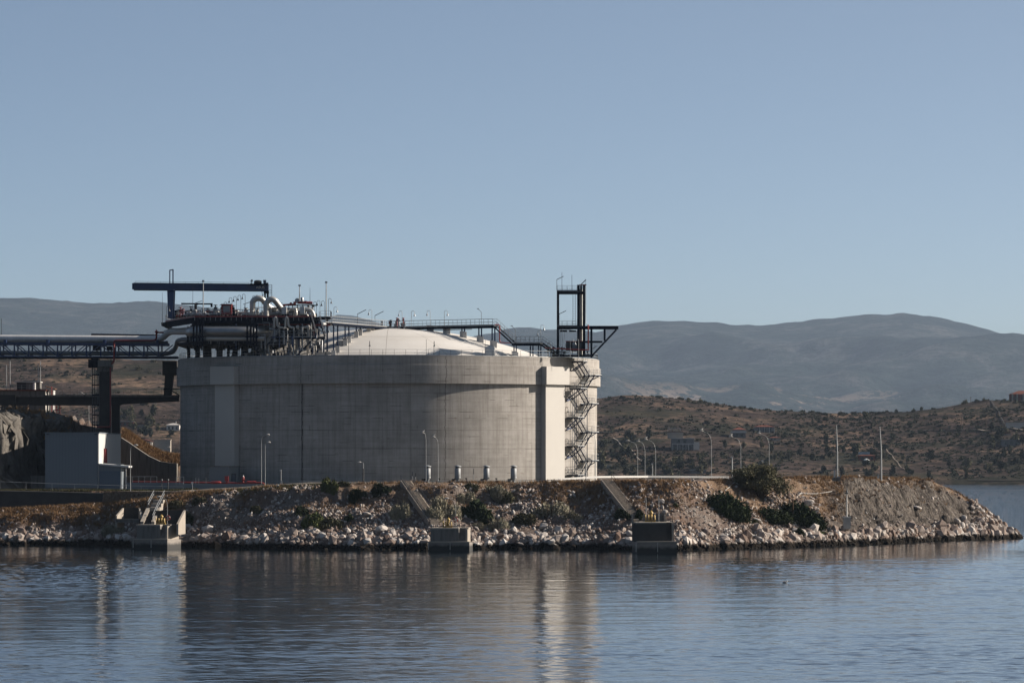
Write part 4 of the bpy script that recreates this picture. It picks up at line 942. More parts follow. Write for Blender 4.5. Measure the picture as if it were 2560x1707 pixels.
MB().bx(XL, PX(446, YB), YB - 1.6, YB + 1.6, PZ(895, YB) - .1, PZ(893, YB)).build('walkway_deck', 'navy_dark', br)
MB().tube(smooth_path([(XL, YB, PZ(844, YB)), Wb(402, 848, YB), Wb(424, 828, 786), Wb(500, 829, 772)], 1.8, 6), .60, 20).build('pipe', 'pipe_pale', br)
MB().tube([(XL, YB + .2, PZ(853, YB)), (PX(420, YB), YB + .2, PZ(857, YB))], .33, 12).build('pipe', 'pipe_grey', br)
MB().tube(smooth_path([(XL, YB, PZ(881, YB)), Wb(430, 884), Wb(441, 866, 788), Wb(443, 852, 784), Wb(458, 848, 780), Wb(500, 850, 776)], 1.5, 6), .40, 14).build('pipe', 'pipe_grey', br)
for px in (-60, 15, 121, 263, 395): MB().bx(PX(px, YB) - .25, PX(px, YB) + .25, YB - 1.7, YB + .9, PZ(866, YB), PZ(850, YB)).build('pipe_saddle', 'navy', br)
MB().tube([Wb(228, 836.3, YB + .8), Wb(418, 839.5, YB + .8)], .2, 8).build('cable_tray', 'navy_dark', br)
MB().tube(smooth_path([Wb(410, 831, 787.6), Wb(391, 831, 787.6), Wb(391, 848, 788), Wb(384, 851, 788.5), Wb(288, 851.5, 788.5), Wb(285, 854, 788.5), Wb(285, 905, 788.5), Wb(279, 909, 788.5)], .35), .16, 10).build('fire_pipe', 'red', br)
MB().lathe(Wb(391, 830, 787.6), [(0, .45), (.12, .42), (.14, .2), (.3, .15), (.3, -.1), (0, -.15)], 10).build('fire_valve', 'red', br)
m = MB(); m.bx(PX(233, YB), PX(250, YB), YB - 1, YB + 1, PZ(876, YB), PZ(864, YB)); m.bx(PX(268, YB), PX(281, YB), YB - 1, YB + 1, PZ(876, YB), PZ(866, YB)); m.build('valve', 'navy_dark', br)
MB().tube([(PX(2, YB), YB + 1, PZ(860, YB)), (PX(2, YB), YB + 1, PZ(796, YB))], .05, 5).build('mast', 'steel_dark', br)

YPi = 789.5
pr = thing('bridge_pier', 'tall square concrete pier with a capital holding up the pipe bridge', 'pier', (PX(262, YPi), YPi, 9))
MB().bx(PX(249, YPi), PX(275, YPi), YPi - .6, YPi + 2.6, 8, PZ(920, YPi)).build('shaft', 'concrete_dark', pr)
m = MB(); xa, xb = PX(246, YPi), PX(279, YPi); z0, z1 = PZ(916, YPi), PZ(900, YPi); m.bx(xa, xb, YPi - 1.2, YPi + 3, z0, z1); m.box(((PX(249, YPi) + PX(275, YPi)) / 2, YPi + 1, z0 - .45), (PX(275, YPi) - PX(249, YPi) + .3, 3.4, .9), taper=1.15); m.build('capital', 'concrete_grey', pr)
MB().tube(smooth_path([Wb(276, 918, 788.5), Wb(276, 1067, 788.5), Wb(243, 1067, 788.5)], .3), .15, 10).build('fire_pipe', 'red', pr)
m = MB()
for px in (231, 237, 243, 247): m.beam(Wb(px, 900, 789), Wb(px, 1083, 789), .14)
for px in (231, 243): m.beam(Wb(px, 900, 791), Wb(px, 1083, 791), .14)
m.build('ladder_frame', 'steel_dark', pr)
m = MB()
for k_ in range(8): py = 912 + k_ * 25; m.beam(Wb(230, py, 788.9), Wb(248, py, 788.9), .2, .22); m.beam(Wb(230, py, 788.9), Wb(230, py, 791), .12)
m.build('ring', 'navy_dark', pr)
MB().bx(PX(221, 789), PX(246, 789), 788.6, 791.5, PZ(919, 789), PZ(898, 789)).build('junction_box', 'navy_dark', pr)
MB().bx(PX(228, 789), PX(246, 789), 789, 791.6, PZ(900, 789), PZ(895, 789)).build('bracket', 'navy_dark', pr)

p2 = thing('tank_side_pier', 'dark concrete hopper shaped support between bridge and tank', 'pier', (PX(424, 797), 797, 24))
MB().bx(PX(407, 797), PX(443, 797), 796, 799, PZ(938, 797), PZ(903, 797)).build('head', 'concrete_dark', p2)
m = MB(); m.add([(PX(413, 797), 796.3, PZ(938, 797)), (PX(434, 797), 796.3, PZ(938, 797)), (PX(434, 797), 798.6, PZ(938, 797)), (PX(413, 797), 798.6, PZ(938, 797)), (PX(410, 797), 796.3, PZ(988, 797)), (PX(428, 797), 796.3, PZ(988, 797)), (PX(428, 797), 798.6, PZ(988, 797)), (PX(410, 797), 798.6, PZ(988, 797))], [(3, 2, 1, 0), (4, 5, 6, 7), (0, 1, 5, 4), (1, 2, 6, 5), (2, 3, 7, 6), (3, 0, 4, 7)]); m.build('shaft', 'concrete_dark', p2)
m = MB(); m.beam(Wb(409, 972, 795), Wb(450, 972, 795), .2); m.beam(Wb(426, 974, 795), Wb(450, 989, 795), .18); m.build('bracket', 'navy_dark', p2)

YW = 801.0
lb = thing('concrete_footbridge', 'grey concrete girder footbridge with thin brown railing behind the pier', 'bridge', (PX(220, YW), YW, PZ(1000, YW)))
m = MB(); m.bx(PX(-300, YW), PX(240, YW), YW, YW + 2.5, PZ(1013, YW), PZ(992, YW)); m.build('girder', 'concrete_dark', lb)
m = MB(); m.bx(PX(-300, YW), PX(446, YW), YW - .3, YW + 2.8, PZ(992, YW), PZ(987, YW)); m.build('deck', 'concrete_grey', lb)
m = MB(); x0, x1, xm = PX(238, YW), PX(446, YW), PX(298, YW); m.prism([(x0, PZ(987.5, YW)), (x0, PZ(1013, YW)), (xm, PZ(1013, YW)), (xm + .6, PZ(1010, YW)), (x1, PZ(1003, YW)), (x1, PZ(987.5, YW))], YW + .02, YW + 2.4); m.build('girder', 'concrete_dark', lb)
m = MB(); m.rail([(PX(118, YW), YW - .2, PZ(987, YW)), (PX(442, YW), YW - .2, PZ(987, YW))], .95, 1.4, .02, kick=False); m.build('railing', 'wood', lb)
MB().bx(PX(279, YW), PX(298, YW), YW + .3, YW + 2, 9, PZ(1012, YW)).build('support_column', 'concrete_dark', lb)
MB().bx(PX(0, YW), PX(40, YW), YW - .6, YW + .0, PZ(1035, YW), PZ(987, YW)).build('abutment', 'concrete_dark', lb)
MB().bx(PX(17.5, YW), PX(21, YW), YW - .7, YW - .6, PZ(1034, YW), PZ(994, YW)).build('recess_shade_plate', 'black', lb)  # flat black plate, the shade of an opening put into its colour

# ------------------------------------------------------------------ buildings of the terminal
YG = 738.0
gb = thing('grey_hall', 'plain pale grey metal hall with a sunlit white end and a lean-to garage', 'building', (PX(180, YG), YG, 8.6))
x0, x1 = PX(113, YG), PX(247, YG); zt = PZ(1083, YG)
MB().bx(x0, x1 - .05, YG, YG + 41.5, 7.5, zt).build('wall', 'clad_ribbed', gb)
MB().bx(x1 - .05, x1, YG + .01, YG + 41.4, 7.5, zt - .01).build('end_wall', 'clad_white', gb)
MB().bx(x0 - .12, x1 + .1, YG - .12, YG + 41.6, zt, zt + .18).build('roof_edge', 'clad', gb)
for px in (120, 240): m = MB(); m.beam((PX(px, YG), YG + .5, zt), (PX(px, YG), YG + .5, zt + .9), .07); m.beam((PX(px - 3.5, YG), YG - .2, zt - .15), (PX(px + 3.5, YG), YG - .2, zt - .15), .12); m.build('stay', 'black', gb)
MB().bx(x0 - .03, x1 + .03, YG - .05, YG, 7.5, 9.1).build('plinth', 'concrete_grey', gb)
for px in (158, 203): MB().bx(PX(px, YG) - .03, PX(px, YG) + .03, YG - .025, YG, 9.1, zt).build('panel_joint', 'clad', gb)
MB().tube([(PX(245, YG), YG - .1, zt), (PX(245, YG), YG - .1, 8.6)], .07, 8).build('downpipe', 'clad', gb)
for Yf in (747, 749.8): MB().bx(x1, x1 + .25, Yf, Yf + .9, PZ(1157, Yf), PZ(1121, Yf)).build('red_panel', 'red', gb)
# lean-to garage
xg = PX(307, YG); m = MB(); za, zb_ = PZ(1158, YG), PZ(1164, YG)
m.prism([(x1, za), (x1, za - .25), (PX(322, YG), zb_ - .3), (PX(322, YG), zb_)], YG - .3, YG + 8); gr_ = m.build('canopy_roof', 'clad_white', gb)
MB().bx(x1, xg - .35, YG + .05, YG + 7.5, 8.3, PZ(1161, YG)).build('garage_wall', 'clad_ribbed', gb)
MB().bx(x1 + .1, PX(302, YG), YG - .03, YG + .05, 8.5, PZ(1177, YG)).build('garage_door', 'door_grey', gb)
for px in (313.5,): MB().bx(PX(px, YG), PX(px + 2, YG), YG, YG + .2, 8.4, PZ(1164, YG)).build('canopy_post', 'white', gb)
MB().bx(PX(302.5, YG), PX(304, YG), YG, YG + .2, 8.4, PZ(1172, YG)).build('canopy_post', 'rail_zinc', gb)

YI = 822.0
ib = thing('pump_house', 'weathered grey industrial block with cluttered rooftop equipment at the left edge', 'building', (PX(40, YI), YI, 20))
MB().bx(PX(-120, YI), PX(113, YI), YI, YI + 14.5, 16, PZ(977, YI)).build('wall', 'concrete_grey', ib)
m = MB(); xw = PX(113, YI) + .02; m.bx(xw, xw + .05, YI + .1, YI + 14.4, 16, PZ(979, YI)); m.build('side_wall', 'white_dirty', ib)
MB().bx(PX(-125, YI), PX(116, YI), YI - .4, YI + 15, PZ(977, YI), PZ(974, YI)).build('roof_slab', 'brick_red', ib)
m = MB(); m.rail([(PX(-60, YI), YI - .3, PZ(974, YI)), (PX(112, YI), YI - .3, PZ(974, YI))], .9, 1.4, .025, kick=False); m.build('railing', 'galv', ib)
MB().bx(PX(39, YI), PX(62, YI), YI + 2, YI + 5, PZ(974, YI), PZ(955, YI)).build('roof_shed', 'black', ib)
MB().bx(PX(62, YI), PX(97, YI), YI + 2, YI + 5, PZ(974, YI), PZ(956, YI)).build('roof_shed', 'concrete_grey', ib)
MB().bx(PX(33, YI), PX(99, YI), YI + 1.5, YI + 5.5, PZ(955.5, YI), PZ(953, YI)).build('shed_roof', 'white_dirty', ib)
MB().tube([(PX(84, YI), YI + 1.2, PZ(974, YI)), (PX(84, YI), YI + 1.2, PZ(957, YI))], .28, 12).build('vessel', 'white', ib)
MB().prism([(PX(110, YI), PZ(964, YI)), (PX(136, YI), PZ(971, YI)), (PX(136, YI), PZ(973, YI)), (PX(110, YI), PZ(966, YI))], YI + 1, YI + 5).build('lean_roof', 'roof_brown', ib)
MB().bx(PX(119, YI), PX(131, YI), YI + 2, YI + 5, PZ(1050, YI), PZ(975, YI)).build('stair_tower', 'white', ib)
m = MB()
for px in (134, 138, 147): m.beam((PX(px, YI), YI + 2, PZ(1052, YI)), (PX(px, YI), YI + 2, PZ(1012, YI)), .12)
for py in (1024, 1032, 1040, 1048): m.beam((PX(132, YI), YI + 2, PZ(py, YI)), (PX(148, YI), YI + 2, PZ(py, YI)), .12)
m.build('scaffold', 'red', ib)
MB().tube([(PX(129, YI), YI - .1, PZ(1060, YI)), (PX(129, YI), YI - .1, PZ(966, YI))], .09, 6).build('pipe', 'red', ib)
MB().tube(smooth_path([(PX(111, YI), YI - 6, PZ(1053, YI - 6)), (PX(160, YI - 6), YI - 6, PZ(1053, YI - 6)), (PX(166, YI - 6), YI - 6, PZ(1090, YI - 6))], 2.4, 8), .55, 14).build('duct', 'black', ib)
for px, py in ((16, 912), (25, 902), (96, 908), (101, 903)):
    m = MB(); m.tube([(PX(px, YI + 3), YI + 3, PZ(974, YI + 3)), (PX(px, YI + 3), YI + 3, PZ(py, YI + 3))], .07, 6)
    if px == 101: m.beam((PX(px, YI + 3), YI + 3, PZ(914, YI + 3)), (PX(px + 12, YI + 3), YI + 3, PZ(913, YI + 3)), .12)
    m.build('mast', 'galv', ib)
MB().bx(PX(48, YI - .6), PX(52, YI - .6), YI - .7, YI - .5, PZ(1038, YI), PZ(1026, YI)).build('hose_reel', 'yellow', ib)
m = MB(); m.beam((PX(79, YI - 1), YI - 1, PZ(1042, YI)), (PX(79, YI - 1), YI - 1, PZ(1027, YI)), .18); m.beam((PX(76, YI - 1), YI - 1, PZ(1030, YI)), (PX(83, YI - 1), YI - 1, PZ(1029, YI)), .2); m.build('hydrant', 'red_bright', ib)

# retaining walls around the yard
def wall_poly(name, label, pts, Y, d, mt, cat='wall', cap=None):
    w = MB().prism([(PX(a, Y), PZ(b, Y)) for a, b in pts], Y, Y + d).build(name, mt, None, origin=(PX(pts[0][0], Y), Y, PZ(pts[0][1], Y)))
    return tag(w, label, cat)
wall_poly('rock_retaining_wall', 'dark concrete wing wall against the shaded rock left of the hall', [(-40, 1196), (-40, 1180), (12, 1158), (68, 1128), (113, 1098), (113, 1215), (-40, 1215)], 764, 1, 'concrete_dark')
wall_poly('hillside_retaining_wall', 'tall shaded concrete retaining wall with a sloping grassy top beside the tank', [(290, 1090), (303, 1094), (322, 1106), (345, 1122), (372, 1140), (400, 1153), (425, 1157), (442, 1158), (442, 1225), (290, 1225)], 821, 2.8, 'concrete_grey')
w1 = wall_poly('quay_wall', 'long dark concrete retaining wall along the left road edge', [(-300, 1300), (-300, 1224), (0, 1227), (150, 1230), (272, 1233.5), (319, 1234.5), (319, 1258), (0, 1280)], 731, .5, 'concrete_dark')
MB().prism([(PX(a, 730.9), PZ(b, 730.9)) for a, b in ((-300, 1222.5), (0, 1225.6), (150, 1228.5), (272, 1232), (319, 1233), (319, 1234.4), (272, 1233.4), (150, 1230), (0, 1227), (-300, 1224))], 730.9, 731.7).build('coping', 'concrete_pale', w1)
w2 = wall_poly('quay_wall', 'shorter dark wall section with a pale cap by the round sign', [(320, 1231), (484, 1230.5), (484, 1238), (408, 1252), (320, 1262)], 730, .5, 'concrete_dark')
MB().prism([(PX(a, 729.9), PZ(b, 729.9)) for a, b in ((320, 1229.5), (484, 1229), (484, 1230.8), (320, 1231.3))], 729.9, 730.7).build('coping', 'concrete_pale', w2)
MB().bx(PX(319.5, 729.9), PX(322, 729.9), 729.85, 730.2, PZ(1252, 730), PZ(1231, 730)).build('corner_post', 'concrete_pale', w2)
wp = wall_poly('low_parapet_wall', 'low pale grey parapet wall under the red fire pipes', [(316, 1206), (458, 1206), (458, 1209), (642, 1210), (642, 1214), (560, 1222), (480, 1228), (316, 1226)], 734, .4, 'clad')
w3 = wall_poly('side_parapet_wall', 'low grey wall left of the hall', [(78, 1188), (113, 1189), (113, 1222), (78, 1222)], 742, .4, 'concrete_grey')
hut = thing('equipment_hut', 'small pale concrete hut with a door against the tank', 'hut', (PX(560, 753), 753, 9.0))
x0, x1, x2 = PX(523, 753), PX(572, 751), PX(595, 754)
m = MB(); zr = PZ(1166.5, 752); m.slab([(x0, 753), (x1, 751), (x2, 754), (x2, 759), (x0, 759)], 8.6, zr); m.build('wall', 'clad', hut)
MB().slab([(x0 - .1, 752.9), (x1, 750.85), (x2 + .12, 753.9), (x2 + .12, 759), (x0 - .1, 759)], zr, zr + .12).build('roof', 'concrete_grey', hut)
d0 = Vector((x1, 751, 0)).lerp(Vector((x2, 754, 0)), .32); d1 = Vector((x1, 751, 0)).lerp(Vector((x2, 754, 0)), .72); off_ = Vector((.02, -.04, 0))
m = MB(); a, b = d0 + off_, d1 + off_; m.add([(a.x, a.y, 9.1), (b.x, b.y, 9.1), (b.x, b.y, 11.3), (a.x, a.y, 11.3), (a.x, a.y + .05, 9.1), (b.x, b.y + .05, 9.1), (b.x, b.y + .05, 11.3), (a.x, a.y + .05, 11.3)], [(0, 1, 2, 3), (3, 2, 6, 7), (4, 0, 3, 7), (1, 5, 6, 2)]); dr = m.build('door', 'door_grey', hut)
m = MB(); 
for p, q in (((a.x, a.y - .03, 9.1), (a.x, a.y - .03, 11.35)), ((b.x, b.y - .03, 9.1), (b.x, b.y - .03, 11.35)), ((a.x, a.y - .03, 11.35), (b.x, b.y - .03, 11.35))): m.beam(p, q, .1)
m.build('frame', 'black', dr)

# red fire main along the foot of the tank
fm = thing('fire_main', 'bright red fire water pipe with valves along the foot of the tank', 'pipe', (PX(560, 736), 736, PZ(1207, 736)))
def Wf(px, py, Y=736.0): return (PX(px, Y), Y, PZ(py, Y))
MB().tube(smooth_path([Wf(330, 1204, 737), Wf(460, 1205.5), Wf(600, 1207), Wf(655, 1206), Wf(661, 1210)], .3), .14, 10).build('pipe', 'red', fm)
MB().tube([Wf(526, 1206, 735.5), Wf(529, 1206, 735.5), Wf(550, 1206, 735.5), Wf(553, 1206, 735.5)], [.1, .24, .24, .1], 12).build('vessel', 'red_bright', fm)
m = MB(); m.box(Wf(566.5, 1196), (.65, .5, .85)); m.box(Wf(566.5, 1206), (.25, .3, .6)); m.build('valve_box', 'red_bright', fm)
m = MB(); m.tube([Wf(608, 1208), Wf(608, 1193)], .13, 8); m.tube([Wf(605, 1199), Wf(612, 1199)], .17, 8); m.lathe(Wf(608, 1193), [(.22, -.1), (.22, .05), (.08, .12), (0, .2)], 10); m.build('hydrant', 'red_bright', fm)
MB().lathe(Wf(608, 1190.5), [(.12, -.05), (.12, .12), (0, .2)], 8).build('cap', 'white', fm)
m = MB(); m.tube([Wf(618, 1205), Wf(640, 1205)], .2, 8); m.tube([Wf(634, 1206), Wf(634, 1201)], .08, 6); m.build('valve', 'red_bright', fm)
for px in (404, 420): m = MB(); m.tube([Wf(px, 1225, 733.5), Wf(px, 1199, 733.5)], .09, 8); m.lathe(Wf(px, 1199, 733.5), [(.18, -.1), (.18, .1), (0, .18)], 8); m.build('valve', 'steel_dark', fm)
for px in (489.5, 497, 515): MB().tube([Wf(px, 1212, 734.5), Wf(px, 1194, 734.5)], .035, 5).build('marker_post', 'galv', fm)

# ------------------------------------------------------------------ railings and crash barriers
def guard(name, label, pts, h, sp, r, mt, wbeam=False, cat='railing', group=None):
    pts = [Vector(p) for p in pts]; g_ = thing(name, label, cat, pts[0], 0, group); m = MB()
    for a, b in zip(pts[:-1], pts[1:]):
        if wbeam: m.beam(a + Vector((0, -.1, h - .15)), b + Vector((0, -.1, h - .15)), .06, .32)
        else: m.tube([a + Vector((0, 0, h)), b + Vector((0, 0, h))], r, 6)
    m.build('rail', mt, g_)
    for a, b in zip(pts[:-1], pts[1:]):
        n = max(1, int((b - a).length / sp))
        for i in range(n + (1 if b is pts[-1] else 0)): p = a.lerp(b, i / n); MB().beam(p - Vector((0, 0, .3)), p + Vector((0, 0, h)), .07).build('post', mt, g_)
    return g_
guard('road_railing', 'thin grey pipe railing along the top of the long dark wall', [(PX(px, 733), 733, PZ(py, 733)) for px, py in ((-200, 1213), (0, 1217), (130, 1222), (300, 1227), (458, 1230))], .9, 3.4, .045, 'rail_zinc')
guard('roadside_barrier', 'low metal rail along the road in front of the shaded tank', [(PX(px, 722), 722, PZ(py, 722)) for px, py in ((752, 1212), (1000, 1212), (1400, 1208))], .55, 6.0, .05, 'rail_zinc')
guard('crash_barrier', 'pale w-shaped crash barrier running right from the sunlit tank foot', [(PX(px, Y), Y, PZ(py, Y)) for px, py, Y in ((1395, 1207, 716), (1498, 1201, 722), (1620, 1200, 730), (1822, 1201.5, 736))], .75, 2.2, .05, 'white', True)
g5 = guard('yard_railing', 'short grey railing on the low wall right of the garage', [(PX(px, 735), 735, PZ(1206, 735)) for px in (316, 392)], 1.0, 1.0, .035, 'rail_zinc')
g6 = guard('yard_railing', 'small bright square railing at the end of the low wall by the round sign', [(PX(px, 733), 733, PZ(1207, 733)) for px in (440, 459)], 1.0, .62, .04, 'rail_zinc')
guard('quay_rail', 'thin rail with pale posts beside the sloping road at the tank foot', [(PX(px, 728), 728, PZ(py, 728)) for px, py in ((640, 1219), (756, 1216))], .5, 1.9, .03, 'rail_zinc')

# ------------------------------------------------------------------ vents at the tank foot
def vent():
    v = thing('exhaust_vent', 'x', 'vent', (0, 0, 0))
    def b(m, n, mt): return m.build(n, mt, v, raw=True)
    b(MB().lathe((0, 0, 0), [(.26, 0), (.26, .55), (.5, .8), (.5, 2.45), (.42, 2.5)], 20), 'casing', 'vent_grey')
    m = MB(); 
    for k_ in range(8): a = k_ * math.pi / 4; m.beam((.42 * math.cos(a), .42 * math.sin(a), 2.45), (.42 * math.cos(a), .42 * math.sin(a), 2.78), .06)
    m.lathe((0, 0, 0), [(.3, 2.45), (.3, 2.75)], 12); b(m, 'grille', 'black')
    b(MB().lathe((0, 0, 0), [(.66, 2.72), (.66, 2.76), (.15, 2.98), (0, 3.0)], 20), 'cap', 'vent_grey')
    m = MB(); m.lathe((0, 0, 0), [(.54, .82), (.56, .88), (.54, .94)], 20); b(m, 'flange', 'galv')
    m = MB(); m.box((-.75, -.1, .35), (.5, .6, .7)); m.tube([(-.55, -.1, .55), (-.2, 0, .75)], .16, 8); m.tube([(-1.05, -.1, .3), (-.6, -.1, .3)], .2, 10); b(m, 'motor', 'black')
    return v
VL = ['left-hand vent of four, nearest the shaded side of the tank', 'cylinder vent just left of the wall crack line, second of four', 'cylinder vent third along, in the middle of the lit wall', 'cylinder vent nearest the painted buttress, last of four']
v0 = vent()
for i, px in enumerate((1069, 1144, 1216, 1284)):
    v = v0 if i == 0 else copy_tree(v0); g = ground_at(px, 1206.5, 700, 760); v.location = (PX(px, 744), 744, 9.85); v['label'] = 'grey ' + VL[i]; v['group'] = 'grey exhaust vents at the tank foot'
for px, h, lab in ((1031, 2.1, 'post with a dark top half left of the vents'), (1039, 1.9, 'thin bare post just left of the first vent'), (1184, 2.6, 'thin tall bare pole between second and third vents')):
    t = thing('marker_post', lab, 'post', (PX(px, 741), 741, 9.7)); MB().tube([(0, 0, 0), (0, 0, h)], .04, 6).build('pole', 'galv', t, raw=True); 
    MB().box((0, 0, h * .8), (.09, .09, h * .35)).build('sleeve', 'steel_dark', t, raw=True)
for px, lab in ((1099, 'small black valve post between first and second vents'), (1166, 'small black valve post right of the second vent'), (1241, 'small black valve post right of the third vent')):
    t = thing('valve_post', lab, 'valve', (PX(px, 741), 741, 9.75)); MB().tube([(0, 0, 0), (0, 0, .8)], .06, 6).build('stem', 'black', t, raw=True); MB().lathe((0, 0, .85), [(0, -.12), (.2, -.08), (.2, .08), (0, .12)], 10).build('wheel', 'black', t, raw=True)

# ------------------------------------------------------------------ street lamps and masts
def arm_lamp(px, base, top, hx, hy, Y, label, r=.07, group=None, gull=False, mt='rail_zinc', z=None, low=None):
    b = P(px, base, Y); 
    if z is not None: b.z = z
    t = thing('street_lamp', label, 'street lamp', b, 0, group); h = PZ(top, Y) - b.z; k_ = Y / F; ax = (hx - px) * k_; hz = PZ(hy, Y) - b.z
    pts = [(0, 0, 0), (0, 0, h * .5), (0, 0, h - .6)]
    if abs(ax) > .15: pts += [(ax * .04, 0, h - .25), (ax * .16, 0, h + (hz - h) * .35), (ax * .4, 0, h + (hz - h) * .75), (ax * .85, 0, hz)]
    else: pts += [(0, 0, h)]; ax = .3
    MB().tube(pts, [r * 1.0, r * .75, r * .6] + [r * .42] * (len(pts) - 3), 8).build('pole', mt, t, raw=True)
    sg = 1 if ax > 0 else -1
    m = MB(); m.tube([(ax * .82, 0, hz + .02), (ax * .85 + sg * .12, 0, hz + .05), (ax * .85 + sg * .5, 0, hz + .04), (ax * .85 + sg * .65, 0, hz)], [.05, .13, .15, .05], 10); m.build('lamp_head', 'white_dirty', t, raw=True)
    if low: MB().tube([(0, 0, 0), (0, 0, low)], r * 1.6, 8).build('sleeve', 'black', t, raw=True)
    if gull: birds.append(Vector((b.x + ax * .85 + sg * .3, Y, b.z + hz + .15)))
    return t
birds = []
arm_lamp(326, 1229, 1120, 337, 1113, 729.5, 'white curved lamp post in front of the garage on the dark wall')
arm_lamp(222, 1067, 1000, 204, 983, 806, 'pale arched lamp post on the slope road left of the bridge pier', z=20)
arm_lamp(407, 1192, 1125, 420, 1118, 840, 'short lamp post with a pale arm behind the grassy wall', z=9)
arm_lamp(653.5, 1209, 1096, 667, 1087, 733, 'taller of two lamp posts before the shaded tank, its arm bent right', .06)
arm_lamp(663, 1219, 1108, 664, 1106, 727, 'straight lamp post with two small heads before the shaded tank', .06)
arm_lamp(908.5, 1211, 1155, 902, 1156, 722, 'short lamp post black at the bottom, in front of the shaded tank wall', .07, low=2.6)
arm_lamp(1065, 1209, 1092, 1061, 1083, 722, 'lamp post with a gull on top beside the first grey vent', .06, gull=True)
arm_lamp(1095, 1209, 1106, 1087, 1093, 722, 'lamp post with a gull between the first two grey vents', .06, gull=True)
arm_lamp(1488, 1203, 1092, 1474, 1079, 726, 'curved lamp post right beside the foot of the tank staircase', .09)
arm_lamp(1464.5, 1203, 1150, 1464.6, 1147, 720, 'thick short post in front of the zigzag staircase', .13)
arm_lamp(1594, 1201, 1118, 1570, 1102, 742, 'first lamp post right of the tank behind the crash barrier', .06)
arm_lamp(1612.5, 1201, 1120, 1598, 1104, 745, 'second lamp post right of the tank, closely beside the first', .06, gull=True)
arm_lamp(1639, 1201, 1116, 1615, 1099, 738, 'third lamp post right of the tank, with a gull on its head', .06, gull=True)
arm_lamp(1778.5, 1201, 1096, 1755, 1078, 738, 'tall lamp post with a gull standing alone above the crash barrier', .06, gull=True)
arm_lamp(1852, 1199, 1108, 1828, 1092, 742, 'lamp post with a gull rising behind the left side of the big bush', .06, gull=True)
arm_lamp(1923, 1198, 1102, 1898, 1084, 742, 'lamp post with a gull rising behind the right side of the big bush', .06, gull=True)
for px, base, top, Y, w, lab in ((1631, 1201, 1158, 741, .09, 'short white post with a small head between the lamp posts'), (1830, 1200, 1141, 740, .13, 'short thick white post at the end of the crash barrier'),
                                  (1907, 1198, 1150, 742, .07, 'small camera post behind the big bush'), (702.5, 1209, 1174, 726, .07, 'short post with a small box in front of the shaded tank')):
    t = thing('camera_post', lab, 'post', P(px, base, Y)); h = (base - top) * Y / F
    MB().tube([(0, 0, 0), (0, 0, h)], [w, w * .8], 8).build('pole', 'rail_zinc', t, raw=True); MB().box((-.05, -.05, h - .1), (.3, .3, .25)).build('camera', 'white', t, raw=True)
    MB().box((0, 0, .25), (.35, .35, .5)).build('base', 'rail_zinc', t, raw=True)
for px, pt, base, top, Y, lab in ((2093, 2091, 1196, 1062, 716, 'tall bare white mast with a metal cage at its foot, above the netted rock'), (2203, 2199.5, 1196, 1066, 722, 'tall bare white mast with a small box at its foot, nearer the headland')):
    b = P(px, base, Y); t = thing('flag_mast', lab, 'mast', b); h = (base - top) * Y / F
    MB().tube([(0, 0, -.3), (0, 0, h * .5), ((pt - px) * Y / F, 0, h)], [.15, .12, .06], 10).build('pole', 'rail_zinc', t, raw=True)
    if px < 2150:
        MB().box((-.2, 0, -.1), (1.2, 1.2, .6)).build('plinth', 'concrete_grey', t, raw=True); m = MB(); m.box((-.45, -.2, .75), (.25, .3, 1.2)); m.build('cabinet', 'white', t, raw=True)
        m = MB(); m.rail([(0, -.5, .2), (.55, -.5, .2), (.55, .4, .2)], 1.1, .5, .025); m.build('cage', 'galv', t, raw=True)
    else: MB().box((-.5, -.1, .35), (.22, .25, .6)).build('cabinet', 'white', t, raw=True)
t = thing('road_sign', 'round white road sign on a short post at the end of the dark wall', 'sign', P(482, 1235, 729)); MB().tube([(0, 0, 0), (-.1, 0, 1.8)], .035, 6).build('post', 'rail_zinc', t, raw=True)
MB().tube([(-.1, -.06, 1.85), (-.1, -.1, 1.85)], .2, 16).build('disc', 'white', t, raw=True)
# navigation light
g = ground_at(2117, 1321); t = thing('navigation_light', 'white column light on a square stone base low on the netted rock slope', 'beacon', g)
k_ = g.y / F
m = MB(); m.box((0, 0, 13 * k_), (18 * k_, 18 * k_, 28 * k_)); m.build('base', 'white_dirty', t, raw=True); MB().box((0, 0, 28 * k_), (20 * k_, 20 * k_, 3 * k_)).build('cap', 'white', t, raw=True)
MB().tube([(0, 0, 28 * k_), (0, 0, 86 * k_)], [.11, .08], 10).build('column', 'white', t, raw=True)
m = MB(); m.lathe((0, 0, 86 * k_), [(.1, 0), (.4, .1), (.4, .18), (.12, .2), (.16, .55), (.05, .62), (.03, 1.1), (0, 1.1)], 12); m.build('lantern', 'steel_dark', t, raw=True)
for px, top, base, lab in ((1944, 1257, 1309, 'weathered wooden post, left of a pair among the dark low bushes'), (1983, 1250, 1301, 'weathered wooden post, right of a pair among the dark low bushes'), (1904, 1286, 1306, 'short stubby wooden post left of the paired posts')):
    g = ground_at(px, base); t = thing('wooden_post', lab, 'post', g); h = (base - top) * g.y / F; MB().tube([(0, 0, -.3), (-.06, 0, h)], .1, 8).build('shaft', 'wood', t, raw=True); MB().box((-.02, 0, h), (.5, .06, .06)).build('crosspiece', 'wood', t, raw=True)
